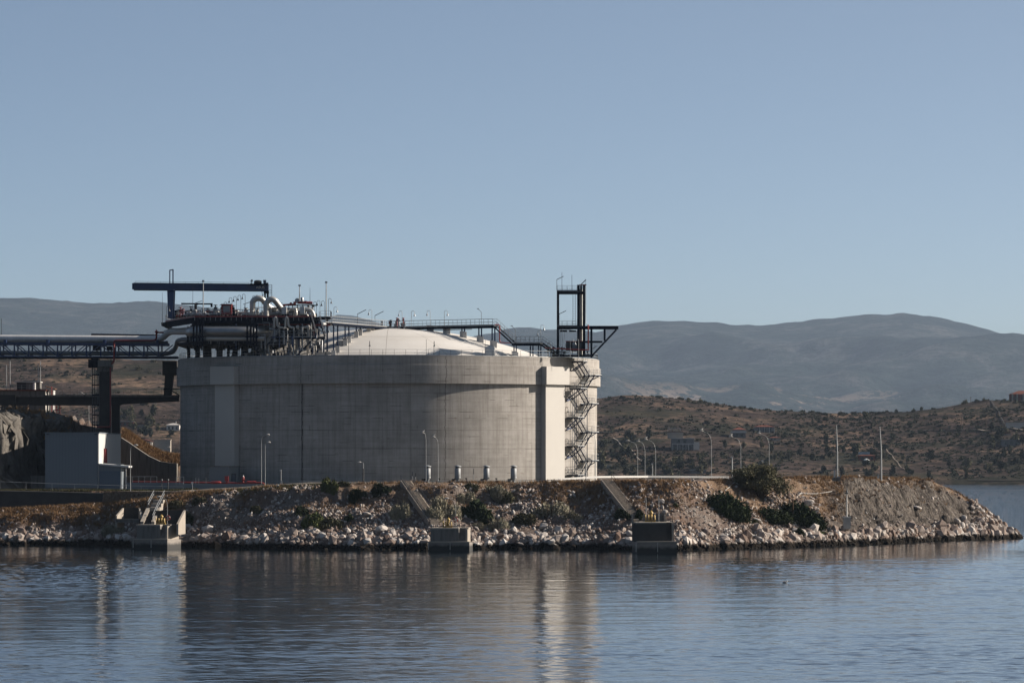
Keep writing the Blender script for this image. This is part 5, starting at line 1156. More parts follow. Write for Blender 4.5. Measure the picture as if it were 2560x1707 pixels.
for lab, pts in (('thin pale hose snaking down the slope left of the big bush', ((1845, 1212), (1835, 1208), (1822, 1222), (1813, 1228), (1815, 1240))), ('pale hose winding from the dark bushes up to the netting', ((1885, 1290), (1878, 1278), (1884, 1266))), ('long pale hose crossing the top of the netted slope', ((1988, 1256), (1996, 1240), (2003, 1236), (2040, 1238), (2080, 1232)))):
    w = [ground_at(a, b) + Vector((0, -.1, .15)) for a, b in pts]; tag(MB().tube(smooth_path(w, 1.0), .05, 6).build('hose', 'white_dirty', None, origin=w[0]), lab, 'hose')

# ------------------------------------------------------------------ stairs down the bank
def bank_stair(name, label, a, b, w, mt, n, rails, railmt='galv', ya=None):
    A_ = ground_at(*a); B_ = ground_at(*b); t = thing(name, label, 'stairs', B_); d = B_ - A_; dh = Vector((d.x, d.y, 0)).normalized(); nv = Vector((-dh.y, dh.x, 0))
    up = .45
    m = MB()
    for i in range(n):
        f0 = i / n; f1 = (i + 1) / n; z = A_.z + d.z * f0 + up; p = A_.lerp(B_, f0); q = A_.lerp(B_, f1 + .02)
        c = [(p + nv * w / 2), (p - nv * w / 2), (q - nv * w / 2), (q + nv * w / 2)]
        m.slab([(v.x, v.y) for v in c], z - 1.3, z)
    m.build('steps', mt, t)
    for s_ in (-1, 1):
        a1 = A_ + nv * s_ * (w / 2 + .12) + Vector((0, 0, up - .35)); b1 = B_ + nv * s_ * (w / 2 + .12) + Vector((0, 0, up - .35)); MB().beam(a1, b1, .24, .9).build('side_wall', mt, t)
        if s_ in rails:
            m = MB()
            for hh in (1.25, .8): m.tube([a1 + Vector((0, 0, hh)), b1 + Vector((0, 0, hh))], .035, 6)
            for k2 in range(8): p = a1.lerp(b1, k2 / 7); m.beam(p, p + Vector((0, 0, 1.25)), .06)
            m.build('handrail', railmt, t)
    return t
bank_stair('bank_stairs', 'straight concrete stairs with metal handrails running down to the middle dock', (1014, 1209), (1085, 1312), 1.3, 'stone_step', 30, (-1, 1), 'steel_dark')
bank_stair('bank_stairs', 'wide rough stone stairs with one thin rail leading down to the right dock', (1516, 1206), (1580, 1288), 1.5, 'stone_step', 26, (1,), 'wood')

# ------------------------------------------------------------------ docks
def hooks(par, x, y, z, s_=1.0):
    t = thing('mooring_hook', par, 'mooring hook', (x, y, z)); m = MB(); m.box((0, 0, .1), (1.5, 1.0, .2)); m.build('base', 'yellow', t, raw=True)
    for k_, dx in enumerate((-.62, -.22, .2, .6)):
        m = MB(); m.tube(smooth_path([(dx, -.1, .2), (dx, -.15, .75), (dx - .08, -.35, .95), (dx - .05, -.6, .6), (dx, -.62, .3)], .25), [.1] * 2 + [.11] * 15 + [.07] * 0 if False else .1, 8); m.box((dx, 0, .45), (.2, .5, .6)); m.build('hook', 'yellow', t, raw=True)
    m = MB(); m.tube([(.1, .1, .2), (.1, .1, 1.15)], .2, 10); m.lathe((.1, .1, 1.15), [(.3, 0), (.3, .12), (.2, .2), (.12, .35), (0, .4)], 12); m.build('capstan', 'yellow', t, raw=True)
    t.scale = (s_, s_, s_); return t
def ring(x, y, z, lab):
    t = thing('life_ring', lab, 'life ring', (x, y, z)); m = MB(); m.tube([(.33 * math.cos(a * math.pi / 8), 0, .33 * math.sin(a * math.pi / 8)) for a in range(16)], .075, 8, close=True); m.build('ring', 'red', t, raw=True)
    m = MB()
    for a in (0, 1, 2, 3): an = a * math.pi / 2 + .4; m.tube([(.33 * math.cos(an - .12), 0, .33 * math.sin(an - .12)), (.33 * math.cos(an + .12), 0, .33 * math.sin(an + .12))], .085, 8)
    m.build('band', 'white', t, raw=True); MB().box((0, .05, 0), (.1, .06, .8)).build('bracket', 'white_dirty', t, raw=True)
def dock(label, px0, pxs, px1, py_top, py_led, Yf, rz, deep, mt, led_ov=.5, wing=False):
    """front from px0 to px1, steps from pxs to px1; local frame at the front right corner"""
    x0, xs_, x1 = PX(px0, Yf), PX(pxs, Yf), PX(px1, Yf); zt = PZ(py_top, Yf); zl = PZ(py_led, Yf); w = (x1 - x0) / math.cos(rz); ws = (x1 - xs_) / math.cos(rz)
    t = thing('concrete_dock', label, 'dock', (x1, Yf, 0), rz)
    def b(m, n, mt_=mt): return m.build(n, mt_, t, raw=True)
    m = MB(); m.bx(-w - led_ov, .4, -1.0, deep, -1.5, zl - .18); b(m, 'lower_block', 'concrete_wet')
    m = MB(); m.bx(-w - led_ov - .1, .45, -1.08, 0.05, zl - .18, zl); b(m, 'ledge', 'concrete_pale')
    m = MB(); m.bx(-w, -ws, 0, deep, zl - .17, zt - .2); m.bx(-ws, -.25, 1.2 + 0, deep, zl - .17, zt - .2); b(m, 'front_wall')
    n = 10; m = MB()
    for i in range(n): f = (i + 1) / n; m.bx(-ws + .003, -.25, .003, 1.2 + .003, zl + (zt - zl) * (i) / n, zl + (zt - zl) * f - .02) if False else m.bx(-ws + .003, -.28, .06 + 1.1 * i / n, 1.2, zl + (zt - zl - .1) * i / n, zl + (zt - zl - .1) * f)
    b(m, 'steps')
    m = MB(); m.bx(-.25, .05, -.02, deep, zl - .17, zt - .2); b(m, 'side_wall', 'concrete_pale')
    m = MB(); m.bx(-w - .1, -ws, -.05, deep, zt - .2, zt); m.bx(-ws, .1, 1.2, deep, zt - .2, zt); b(m, 'deck', 'concrete_pale')
    m = MB(); m.beam((-w + .2, .1, zt + .28), (-ws, .1, zt + .28), .06); m.beam((-w + .2, .1, zt), (-w + .2, .1, zt + .28), .06); m.beam((-w * .6, .1, zt), (-w * .6, .1, zt + .28), .06); b(m, 'low_rail', 'steel_dark')
    for dx in (-w - .2, -w * .45): MB().beam((dx, -1.05, .2), (dx, -1.05, zl - .1), .08).build('rub_strip', 'white_dirty', t, raw=True)
    return t, zt, w
k = NT('concrete_wet'); pos = k.n('ShaderNodeNewGeometry').outputs['Position']; sp = k.n('ShaderNodeSeparateXYZ'); k.l(pos, sp.inputs[0])
wf = k.math('SUBTRACT', 1, k.math('DIVIDE', k.math('SUBTRACT', sp.outputs[2], k.math('MULTIPLY_ADD', k.noise(1.2, 5, .7, vec=pos), .9, .15)), .5), clamp=True)
k.col(k.mix(wf, k.ramp(k.noise(.8, 5), (.3, (.22, .19, .16)), (.7, (.34, .30, .26))), (.018, .017, .014))); k.rough(.8); MATS['concrete_wet'] = k.m
bpy.context.view_layer.update()
# left dock with its retaining walls and stairs
D1, z1, w1_ = dock('crumbling concrete dock at the left with steps on its sunlit right side', 340, 400, 418, 1311, 1346, 684, math.radians(-16), 5.0, 'concrete_grey')
def D1w(x, y, z): return D1.matrix_world @ Vector((x, y, z)) if False else Vector((D1.location.x + x * math.cos(D1.rotation_euler.z) - y * math.sin(D1.rotation_euler.z), D1.location.y + x * math.sin(D1.rotation_euler.z) + y * math.cos(D1.rotation_euler.z), z))
Yb1 = 692.0
bw = thing('dock_back_wall', 'concrete back wall with sloping wings behind the left dock', 'wall', (PX(420, Yb1), Yb1, 3.6))
MB().prism([(PX(384, Yb1), PZ(1312, Yb1)), (PX(384, Yb1), PZ(1276, Yb1)), (PX(460, Yb1), PZ(1274.5, Yb1)), (PX(441, Yb1), PZ(1312, Yb1))], Yb1, Yb1 + .4).build('back_panel', 'concrete_dark', bw)
def slantwall(a, b, th, h0, h1, z0, par, name='wing', mt='concrete_pale'):
    a, b = Vector(a), Vector(b); d = (b - a); n = Vector((-d.y, d.x, 0)).normalized() * th / 2; vs = []
    for p, h in ((a, h0), (b, h1)):
        for s_ in (1, -1): vs += [(p.x + n.x * s_, p.y + n.y * s_, z0), (p.x + n.x * s_, p.y + n.y * s_, h)]
    m = MB(); m.add(vs, [(0, 1, 3, 2), (6, 7, 5, 4), (4, 5, 1, 0), (2, 3, 7, 6), (1, 5, 7, 3), (0, 2, 6, 4)]); m.build(name, mt, par)
slantwall((PX(461, 692), 692.2, 0), (PX(443, 684), 684.5, 0), .3, PZ(1274.5, 692), PZ(1309, 685), 2.2, bw)
# stair between walls, two railed flights
s1 = thing('dock_stairs', 'steep railed stairs of dark treads climbing from the left dock to the road', 'stairs', (PX(372, 690), 690, 3.6))
pa, pb, pc = Vector((PX(368, 688), 688.5, PZ(1311, 688.5))), Vector((PX(383, 696), 696.5, PZ(1277, 696.5))), Vector((PX(398, 712), 712, PZ(1249, 712)))
m = MB()
for i in range(12): f = i / 12; p = pa.lerp(pb, f); q = pa.lerp(pb, f + 1 / 12); m.bx(p.x - .55, p.x + .55, p.y, q.y + .4, 2.6, p.z + .2)
m.build('steps', 'concrete_dark', s1)
m = MB()
for i in range(3): f = (i + .2) / 3; p = pb.lerp(pc, f); m.bx(p.x - .75, p.x + .85, p.y, p.y + 4, p.z - .6, p.z + .45 )
m.build('landing_slab', 'concrete_pale', s1)
for dx, w_ in ((-.85, .5), (.85, .5)):
    m = MB(); vs = []
    for p in (pa, pb):
        for sx in (-w_ / 2, w_ / 2): vs += [(p.x + dx + sx, p.y - .2, 2.4), (p.x + dx + sx, p.y - .2, p.z + .5)]
    m.add(vs, [(0, 1, 3, 2), (6, 7, 5, 4), (4, 5, 1, 0), (2, 3, 7, 6), (1, 5, 7, 3), (0, 2, 6, 4)]); m.build('side_wall', 'concrete_pale', s1)
for dx, f0, f1 in ((.8, pa, pb), (.85, pb, pc), (-.85, pb, pc)):
    m = MB(); a1 = f0 + Vector((dx, -.2, .4)); b1 = f1 + Vector((dx, -.2, .4))
    for hh in (1.1, .6): m.tube([a1 + Vector((0, 0, hh)), b1 + Vector((0, 0, hh))], .05, 6)
    for k2 in range(5): p = a1.lerp(b1, k2 / 4); m.beam(p, p + Vector((0, 0, 1.1)), .07)
    m.build('handrail', 'rail_zinc', s1)
hooks('yellow quick release mooring hooks on the left dock', PX(402, 687), 687, z1)
arm_lamp(418.5, 1311, 1253, 399, 1242, 687.5, 'thin lamp post with a straight slanting arm on the left dock', .05, z=z1)
ring(PX(419.5, 687.3), 687.25, PZ(1294, 687.3), 'red and white life ring on the lamp post of the left dock')
# culvert head wall
cv = thing('culvert_outlet', 'open concrete culvert head with a dark round pipe mouth left of the stairs', 'culvert', (PX(322, 694), 694, 3))
Yq = 697.0
MB().prism([(PX(305, Yq), PZ(1296, Yq)), (PX(308, Yq), PZ(1268, Yq)), (PX(348, Yq), PZ(1269.5, Yq)), (PX(352, Yq), PZ(1296, Yq))], Yq, Yq + .35).build('back_panel', 'concrete_dark', cv)
slantwall((PX(308, Yq), Yq, 0), (PX(290, 692), 692.4, 0), .25, PZ(1269, Yq), PZ(1289, 692), 3.2, cv); slantwall((PX(348.5, Yq), Yq, 0), (PX(353, 692), 692.4, 0), .25, PZ(1269, Yq), PZ(1290, 692), 3.2, cv)
MB().bx(PX(290, 692), PX(347, 692), 692.2, 697, PZ(1305, 692), PZ(1297, 692)).build('apron', 'concrete_grey', cv)
MB().bx(PX(290, 692), PX(334, 692), 692.1, 692.3, PZ(1297, 692), PZ(1296, 692)).build('sill', 'concrete_pale', cv)
MB().tube([(PX(328, Yq), Yq - .25, PZ(1289, Yq)), (PX(328, Yq), Yq + .2, PZ(1289, Yq))], .34, 16).build('pipe_mouth', 'black', cv)
# middle dock
D2, z2, w2_ = dock('concrete dock in the middle with steps at its right end and a rubble slope beside', 1076, 1147, 1168, 1319, 1353, 671, math.radians(-4), 5.5, 'concrete_grey', .3)
hooks('yellow quick release mooring hooks on the middle dock', PX(1119, 674), 674, z2)
arm_lamp(1139.5, 1318, 1258, 1119, 1246, 674, 'thin lamp post with a straight slanting arm on the middle dock', .05, z=z2)
ring(PX(1138.5, 673.8), 673.75, PZ(1298, 673.8), 'red life ring on the lamp post of the middle dock')
# right dock
D3, z3, w3_ = dock('tall dark concrete dock at the right with a long step flight and a parapet', 1592, 1666, 1684, 1305, 1352, 655, math.radians(3), 9.0, 'concrete_dark', .0)
hooks('bright yellow mooring hooks on the right dock in front of a parapet', PX(1626, 659), 659, z3, 1.1)
pw = thing('dock_parapet', 'low grey parapet box behind the yellow hooks on the right dock', 'wall', (PX(1636, 663), 663, z3)); m = MB(); za = PZ(1286, 663); m.bx(PX(1607, 663), PX(1665, 663), 663, 663.3, z3 - .4, za); m.build('panel', 'concrete_grey', pw)
MB().bx(PX(1661, 660.5), PX(1665.5, 660.5), 661, 662.95, z3 - .4, za).build('return_wall', 'concrete_pale', pw); MB().bx(PX(1579, 661), PX(1583, 661), 660, 661, z3 - .5, PZ(1285, 661)).build('end_pillar', 'concrete_pale', pw)
MB().bx(PX(1584, 661), PX(1597, 661), 660.4, 663, z3 - .4, z3 + .35).build('step', 'concrete_pale', pw)
for px, top, lab in ((1615, 1245, 'thin white pole, left of two on the right dock'), (1647, 1240, 'thin white pole, right of two on the right dock')):
    t = thing('thin_pole', lab, 'pole', (PX(px, 660), 660, z3)); h = PZ(top, 660) - z3; MB().tube([(0, 0, 0), (0, 0, h)], .045, 6).build('shaft', 'rail_zinc', t, raw=True); MB().box((0, 0, h), (.15, .15, .12)).build('cap', 'white', t, raw=True)
t = thing('pull_rail', 'thin yellowish handrail down the right side of the right dock', 'railing', (PX(1684, 657), 657, 1.5)); m = MB(); a1 = Vector((PX(1682, 662), 662, PZ(1290, 662))); b1 = Vector((PX(1685, 655), 655, PZ(1345, 655))); m.tube([a1, b1], .05, 6); m.build('rail', 'wood', t)
for k2 in range(3): p = a1.lerp(b1, k2 / 2); MB().beam(p - Vector((0, 0, 1)), p, .06).build('post', 'wood', t)

# ------------------------------------------------------------------ stones
def ico(sub=1):
    bm = bmesh.new(); bmesh.ops.create_icosphere(bm, subdivisions=sub, radius=1); V = np.array([v.co[:] for v in bm.verts]); Fc = np.array([[v.index for v in f.verts] for f in bm.faces]); bm.free(); return V, Fc
IV, IF = ico(2); IV1, IF1 = ico(1)
def stone(V, rng, cuts=9, depth=.62):
    V = V.copy()
    for _ in range(cuts):
        n = rng.normal(size=3); n /= np.linalg.norm(n); d = rng.uniform(depth, .92); t = V @ n; V -= np.where(t > d, t - d, 0)[:, None] * n
    V *= np.array([1, rng.uniform(.65, 1), rng.uniform(.5, .85)]); return V
def rotmats(n, rng, tilt=3.14):
    a = rng.uniform(0, 6.28, n); b = rng.uniform(-tilt, tilt, n); c = rng.uniform(-tilt, tilt, n)
    ca, sa, cb, sb, cc, sc_ = np.cos(a), np.sin(a), np.cos(b), np.sin(b), np.cos(c), np.sin(c)
    z = np.zeros(n); o = np.ones(n)
    Rz = np.stack([ca, -sa, z, sa, ca, z, z, z, o], -1).reshape(n, 3, 3); Ry = np.stack([cb, z, sb, z, o, z, -sb, z, cb], -1).reshape(n, 3, 3); Rx = np.stack([o, z, z, z, cc, -sc_, z, sc_, cc], -1).reshape(n, 3, 3)
    return Rz @ Ry @ Rx
SV = [stone(IV1, RN) for _ in range(14)]
def scatter_stones(name, X, Y, S, label, sink=.25):
    Z = island_z(X, Y); n = len(X); kind = RN.integers(0, len(SV), n); M = rotmats(n, RN); VV = []; FF = []; off = 0
    for k_ in range(len(SV)):
        i = np.where(kind == k_)[0]
        if not len(i): continue
        v = np.einsum('nij,vj->nvi', M[i], SV[k_]) * S[i][:, None, None]; v += np.stack([X[i], Y[i], Z[i] + S[i] * (.5 - sink)], -1)[:, None, :]
        VV.append(v.reshape(-1, 3)); nv = len(SV[k_]); FF.append((IF1[None] + (np.arange(len(i)) * nv)[:, None, None] + off).reshape(-1, 3)); off += len(i) * nv
    me = raw_mesh(name, np.concatenate(VV), np.concatenate(FF), ['bank_stone']); return tag(obj(name, me), label, None, None, 'stuff')
n = 84000
X = RN.uniform(-95, XTIP + 2, n); u = RN.uniform(-.06, 1.0, n); Y = fYw(X) + u * fOff(X)
dens = fbm(X * .16, Y * .22, 55, 3); d2 = vn(X * .5, Y * .5, 56)
left = X < -50; right = X > 50
pr_ = np.where(left, np.where(u < .45, .8, .10), np.where(right, np.where(u < .2, .7, .05), np.interp(u, [-.06, .1, .3, .7, .9, 1], [.95, .85, .75, .6, .28, .06]) * (.28 + 1.4 * sst(.42, .6, dens))))
pr_ = np.where(X > 80, np.maximum(pr_, np.where(u < .9, .75, .3)), pr_)
nothere = np.zeros(n, bool)
for a, b, y0, y1 in ((-59, -49.5, 680, 700), (-13, -5.5, 665, 682), (17.2, 24.6, 650, 672)): nothere |= (X > a) & (X < b) & (Y > y0) & (Y < y1)
keep = (RN.uniform(0, 1, n) < pr_) & ~nothere
X, Y, u, dens = X[keep], Y[keep], u[keep], dens[keep]
S = np.exp(RN.normal(-2.0, .68, len(X))) * (1 + .9 * np.exp(-((u - .03) / .1) ** 2)) * (.75 + .6 * dens); S = np.clip(S, .08, 1.35)
S = np.where((X > 72) & (u < .4), S * 1.4, S); S = np.where((u > .35) & (X < 72), np.minimum(S, .38), S)
scatter_stones('rubble', X, Y, S, 'pale limestone rubble covering the bank')
n = 300; X = RN.uniform(-95, XTIP - 1, n); Y = fYw(X) + RN.uniform(-.9, 1.4, n); ok = np.ones(n, bool)
for a, b in ((-59, -50.5), (-13, -6.5), (17.2, 24.6)): ok &= ~((X > a) & (X < b))
scatter_stones('shore_rocks', X[ok], Y[ok], RN.uniform(.3, 1.1, n)[ok], 'dark wet rocks along the waterline', .45)
# boulders: things of their own
bp = []
for a, b, y0, y1, s0, s1 in ((20, 235, 1335, 1356, .5, .9), (610, 1040, 1335, 1362, .5, .95), (1235, 1420, 1318, 1352, .6, 1.05), (1700, 1760, 1335, 1362, .5, .8), (2370, 2520, 1300, 1338, .65, 1.15), (1600, 1680, 1255, 1285, .4, .6), (1420, 1480, 1230, 1262, .4, .6), (1200, 1300, 1280, 1310, .5, .7), (1900, 2060, 1330, 1352, .5, .9)):
    for _ in range({0: 3}.get(0) and (9 if b - a > 150 else 5)): bp.append((R.uniform(a, b), R.uniform(y0, y1), R.uniform(s0, s1)))
BM_ = []
for q in range(8):
    me = raw_mesh('boulder', stone(IV, RN, 11, .6), IF, ['bank_stone']); BM_.append(me)
for i, (px, py, s_) in enumerate(bp):
    g = ground_at(px, py); o = obj('boulder', BM_[i % 8]); o.location = g + Vector((0, 0, s_ * .25)); o.scale = (s_, s_, s_); o.rotation_euler = (R.uniform(0, 6), R.uniform(0, 6), R.uniform(0, 6))
    tag(o, 'large pale boulder lying in the shore rubble', 'boulder', 'large boulders in the shore rubble')
SPB = [(1135, 1290, .0)]
for px, py, s_, lab in ((917, 1289, .75, 'single pale boulder perched mid slope under the dark shrubs'), (955, 1327, 1.1, 'big rounded pale boulder on the rubble left of the middle dock'), (790, 1336, 1.2, 'flat broad slab of rock below the green bush'), (1993, 1306, .7, 'round white boulder at the foot of the dark low bush'), (1893, 1303, .7, 'white boulder beside the stubby wooden post'), (2293, 1274, .85, 'lone reddish boulder on the netted slope'), (2020, 1262, 1.0, 'pale block of stone left of the netted slope')):
    g = ground_at(px, py); o = obj('boulder', BM_[R.randrange(8)].copy()); o.location = g + Vector((0, 0, s_ * .3)); o.scale = (s_ * 1.1, s_, s_ * .8); o.rotation_euler = (0, .2, R.uniform(0, 6)); tag(o, lab, 'boulder')

# ------------------------------------------------------------------ plants
def leaf_cloud(lobes, n, size, rng, flat=1.0, core=.55, up=.25, asp=.55):
    L = np.array(lobes, float); vol = (L[:, 3] * L[:, 4] * L[:, 5]) ** .67; k_ = rng.choice(len(L), n, p=vol / vol.sum())
    d = rng.normal(size=(n, 3)); d /= np.linalg.norm(d, axis=1)[:, None]; r = rng.uniform(core ** 3, 1, n) ** (1 / 3) * (1 + .2 * rng.normal(size=n))
    c = L[k_, :3] + d * r[:, None] * L[k_, 3:6]; c = c[c[:, 2] > -.15]; n = len(c)
    M = rotmats(n, rng); s_ = size * np.exp(rng.normal(0, .35, n)); q = np.array([[-1, -asp, 0], [1, -asp, 0], [1, asp, .15], [-1, asp, -.1]]) * .5
    v = np.einsum('nij,vj->nvi', M, q) * s_[:, None, None]; v[..., 2] *= flat; v += c[:, None, :]; f = np.arange(n * 4).reshape(n, 4); return v.reshape(-1, 3), f
def rnd_lobes(rng, k_, w=1., d=.8, h=.7, r=.5):
    out = []
    for _ in range(k_):
        a = rng.uniform(0, 6.28); q = rng.uniform(0, .62) ** .7; rr = r * rng.uniform(.65, 1.15)
        out.append((math.cos(a) * q * w, math.sin(a) * q * d, h * rng.uniform(.12, .75) * (1.15 - q), rr * w * .8, rr * d * .8, rr * h * .95))
    return out
def twig_mesh(V, F_, h=.8, n=9):
    m = MB()
    for i in range(n): a = i * 2.4; m.tube([(0, 0, -.1), (.3 * math.cos(a), .3 * math.sin(a), h * .4), (.65 * math.cos(a), .6 * math.sin(a), h * .8)], [.035, .022, .008], 5)
    return m
PR = {}
for nm, mt in (('sage', 'leaf_sage'), ('dark', 'leaf_dark'), ('green', 'leaf_green'), ('olive', 'leaf_olive')):
    PR[nm] = []
    for q in range(3):
        lb = rnd_lobes(RN, 10, r=.42 if nm in ('sage',) else .45); V, F_ = leaf_cloud(lb, 6500 if nm != 'dark' else 5200, .115 if nm == 'sage' else .105, RN, core=.3, asp=.22 if nm == 'sage' else .5)
        PR[nm].append(raw_mesh('foliage', V, F_, [mt]))
PR['mound'] = [raw_mesh('foliage', *leaf_cloud([(0, 0, .12, .92, .85, .62), (-.25, 0, .2, .6, .6, .6), (.35, .05, .1, .55, .6, .45), (.05, -.1, .25, .5, .5, .55)], 9000, .085, RN, core=.55), ['leaf_mound'])]
tw_ = twig_mesh(0, 0)
def shrub(px, py0, py1, w, kind, label, name='shrub', dz=0, h=None, q=None, tilt=0, dep=None, yo=.3):
    g = ground_at(px, py1 - 2); k_ = g.y / F; W_ = w * k_ / 2 * 1.28; Hh = (py1 - py0) * k_ * (h or 1) * 1.32
    t = thing(name, label, 'shrub', g + Vector((0, W_ * yo, dz - .15)), R.uniform(-.4, .4)); f = obj('foliage', R.choice(PR[kind]) if q is None else PR[kind][q], t); f.scale = (W_, W_ * (dep or .8), Hh); f.rotation_euler = (0, tilt, 0)
    m = MB(); m.v = [(a * W_, b * W_ * .8, c * Hh) for a, b, c in tw_.v]; m.f = list(tw_.f); m.sm = list(tw_.sm); m.build('twigs', 'bark', t, raw=True)
    return t
SH = [(820, 1187, 1232, 42, 'green', 'upright yellow green bush standing on the road edge before the tank'), (856, 1202, 1219, 30, 'olive', 'small grey green bush on the road edge right of the upright bush'),
      (893, 1221, 1257, 56, 'dark', 'dark round bush just under the crest, left of two neighbours'), (948, 1208, 1244, 54, 'dark', 'dark green bush at the crest beside the black footed lamp post'),
      (752, 1265, 1291, 38, 'dark', 'small dark green bush halfway down the bank above the big mixed bush'), (790, 1284, 1327, 70, 'green', 'large mixed green bush low on the bank left of centre'), (823, 1290, 1326, 50, 'olive', 'grey green bush merged into the right of the large mixed bush'),
      (873, 1287, 1305, 22, 'dark', 'tiny dark bush low on the bank'), (1000, 1250, 1303, 56, 'sage', 'tall sage coloured bush left of the middle bank stairs'), (1106, 1238, 1298, 74, 'sage', 'big sage bush right beside the middle bank stairs'),
      (1226, 1205, 1250, 76, 'sage', 'pale sage bush at the crest below the second vent'), (1160, 1225, 1262, 60, 'sage', 'sage bush between the stairs and the very dark bush'), (1188, 1254, 1302, 76, 'dark', 'very dark almost black bush right of the middle dock lamp'),
      (1195, 1302, 1326, 36, 'sage', 'low sage bush right above the middle dock corner'), (1240, 1290, 1331, 56, 'sage', 'round sage bush low on the bank right of the middle dock'), (1372, 1246, 1303, 96, 'sage', 'largest sage bush in the middle of the stony slope'),
      (1315, 1279, 1313, 66, 'olive', 'olive bush at the left foot of the largest sage bush'), (1430, 1274, 1306, 50, 'sage', 'small sage bush at the right foot of the largest sage bush'), (285, 1300, 1341, 64, 'sage', 'sage bush hanging below the culvert left of the left dock'),
      (1552, 1272, 1299, 40, 'dark', 'small dark green bush left of the rough stone stairs foot'), (1600, 1272, 1300, 26, 'dark', 'small dark bush at the foot of the rough stone stairs'), (1998, 1320, 1339, 24, 'dark', 'small dark tuft on the rocks right of the posts'),
      (2049, 1323, 1338, 34, 'green', 'low green cushion plant on the rocks left of the column light'), (1889, 1299, 1313, 24, 'green', 'small green cushion below the stubby post'), (473, 1282, 1322, 28, 'dark', 'dark narrow bush against the right wing wall of the left dock'),
      (500, 1238, 1262, 40, 'olive', 'olive bush on the grassy crest right of the left stairs'), (440, 1250, 1274, 40, 'olive', 'scrubby bush right of the railed stairs'), (1690, 1258, 1272, 18, 'green', 'small bright green tuft on the slope right of the stone stairs'),
      (1265, 1225, 1262, 44, 'olive', 'brownish olive bush right of the pale sage bush'), (1175, 1206, 1226, 34, 'olive', 'dull bush on the crest below the first vents'), (640, 1262, 1284, 30, 'olive', 'dry olive bush on the left bank shoulder')]
for a in SH: shrub(*a)
for px, y0, y1, w, lab, tl in ((1815, 1238, 1290, 98, 'dense dark low bush sloping down the bank left of the posts', .28), (1928, 1274, 1308, 84, 'dense dark low bush behind the stubby post and paired posts', .05), (2003, 1266, 1310, 104, 'long dark wedge shaped bush sloping right from the paired posts', .36)):
    t = shrub(px, y0, y1, w, 'mound', lab, 'low_bush', h=.8, q=0, tilt=tl, dz=.4, dep=.6, yo=.08)
# big tree on the crest
g = ground_at(1902, 1243); kk = g.y / F
tr_ = thing('wild_olive_tree', 'big dark spreading bushy tree with bare limbs on the crest right of the barrier', 'tree', g + Vector((0, 0, -.3)))
rg = np.random.default_rng(5); Wt = 84 * kk; Ht = 102 * kk; lb = []
for _ in range(30):
    a = rg.uniform(0, 6.28); q = rg.uniform(.1, .85); lb.append((math.cos(a) * q * Wt * .78, math.sin(a) * q * Wt * .6, Ht * (.26 + .58 * rg.uniform() * (1.1 - .5 * q)), Wt * rg.uniform(.2, .36), Wt * rg.uniform(.2, .34), Ht * rg.uniform(.1, .2)))
V, F_ = leaf_cloud(lb, 30000, .17, rg, core=.3); obj('crown', raw_mesh('crown', V, F_, ['leaf_olive']), tr_)
m = MB(); 
for i, L in enumerate(lb):
    b0 = (.5 * math.cos(i), .3 * math.sin(i), 0); m.tube([b0, (L[0] * .4, L[1] * .4, L[2] * .5), (L[0] * .9, L[1] * .9, L[2])], [.16, .09, .03], 6)
m.build('trunk', 'bark', tr_, raw=True)
# dry grass tufts
def grass(name, X, Y, mt, label, h=.45, nb=9, w=.05, spread=.28, zf=island_z):
    n = len(X); Z = zf(X, Y); a = RN.uniform(0, 6.28, (n, nb)); r = RN.uniform(0, spread, (n, nb)); hh = h * RN.uniform(.5, 1.3, (n, nb)) * RN.uniform(.6, 1.3, (n, 1)); lean = RN.uniform(.1, .7, (n, nb)) * hh
    bx = X[:, None] + np.cos(a) * r; by = Y[:, None] + np.sin(a) * r; bz = np.repeat(Z[:, None], nb, 1) - .08; t = RN.uniform(0, 6.28, (n, nb)); dx = np.cos(t) * w; dy = np.sin(t) * w
    p0 = np.stack([bx - dx, by - dy, bz], -1); p1 = np.stack([bx + dx, by + dy, bz], -1); p2 = np.stack([bx + np.cos(a) * lean, by + np.sin(a) * lean, bz + hh], -1)
    V = np.stack([p0, p1, p2], 2).reshape(-1, 3); me = raw_mesh(name, V, np.arange(len(V)).reshape(-1, 3), [mt]); return tag(obj(name, me), label, None, None, 'stuff')
n = 30000; X = RN.uniform(-90, XTIP - 3, n); u = RN.uniform(.1, 1.12, n); Y = fYw(X) + u * fOff(X); nz = fbm(X * .13, Y * .16, 88, 3)
p = np.where(X < -52, sst(.45, .6, u) * .9, np.interp(u, [.1, .5, .75, .9, 1.05, 1.12], [0, .08, .45, .9, .9, .3]) * sst(.38, .55, nz)); p = np.where((X > 28) & (X < 62), np.maximum(p, sst(.3, .6, u) * sst(.36, .5, nz) * .8), p)
p = np.where((X > 55) & (u < .85), p * .12, p); kp = RN.uniform(0, 1, n) < p
grass('dry_grass', X[kp], Y[kp], 'grass_dry', 'rust brown dry grass on the upper bank', .5, 10, .05, .35)
n = 5000; X = RN.uniform(-95, -30, n); Y = np.where(X < -52, RN.uniform(731.8, 734.5, n), fYw(X) + fOff(X) * RN.uniform(.85, 1.1, n)); grass('green_grass', X, Y, 'grass_green', 'thin green grass along the wall and road edge', .35, 8, .04, .3)
n = 2600; X = RN.uniform(-72.6, -61.5, n); Y = RN.uniform(824, 829.5, n); grass('slope_grass', X, Y, 'grass_dry', 'golden grass on top of the hillside wall', .6, 9, .06, .4)
n = 2600; X = RN.uniform(-90, -78.5, n); Y = RN.uniform(766, 792, n); grass('slope_grass', X, Y, 'grass_dry', 'dry grass on the rock slope at the left edge', .5, 8, .06, .5)

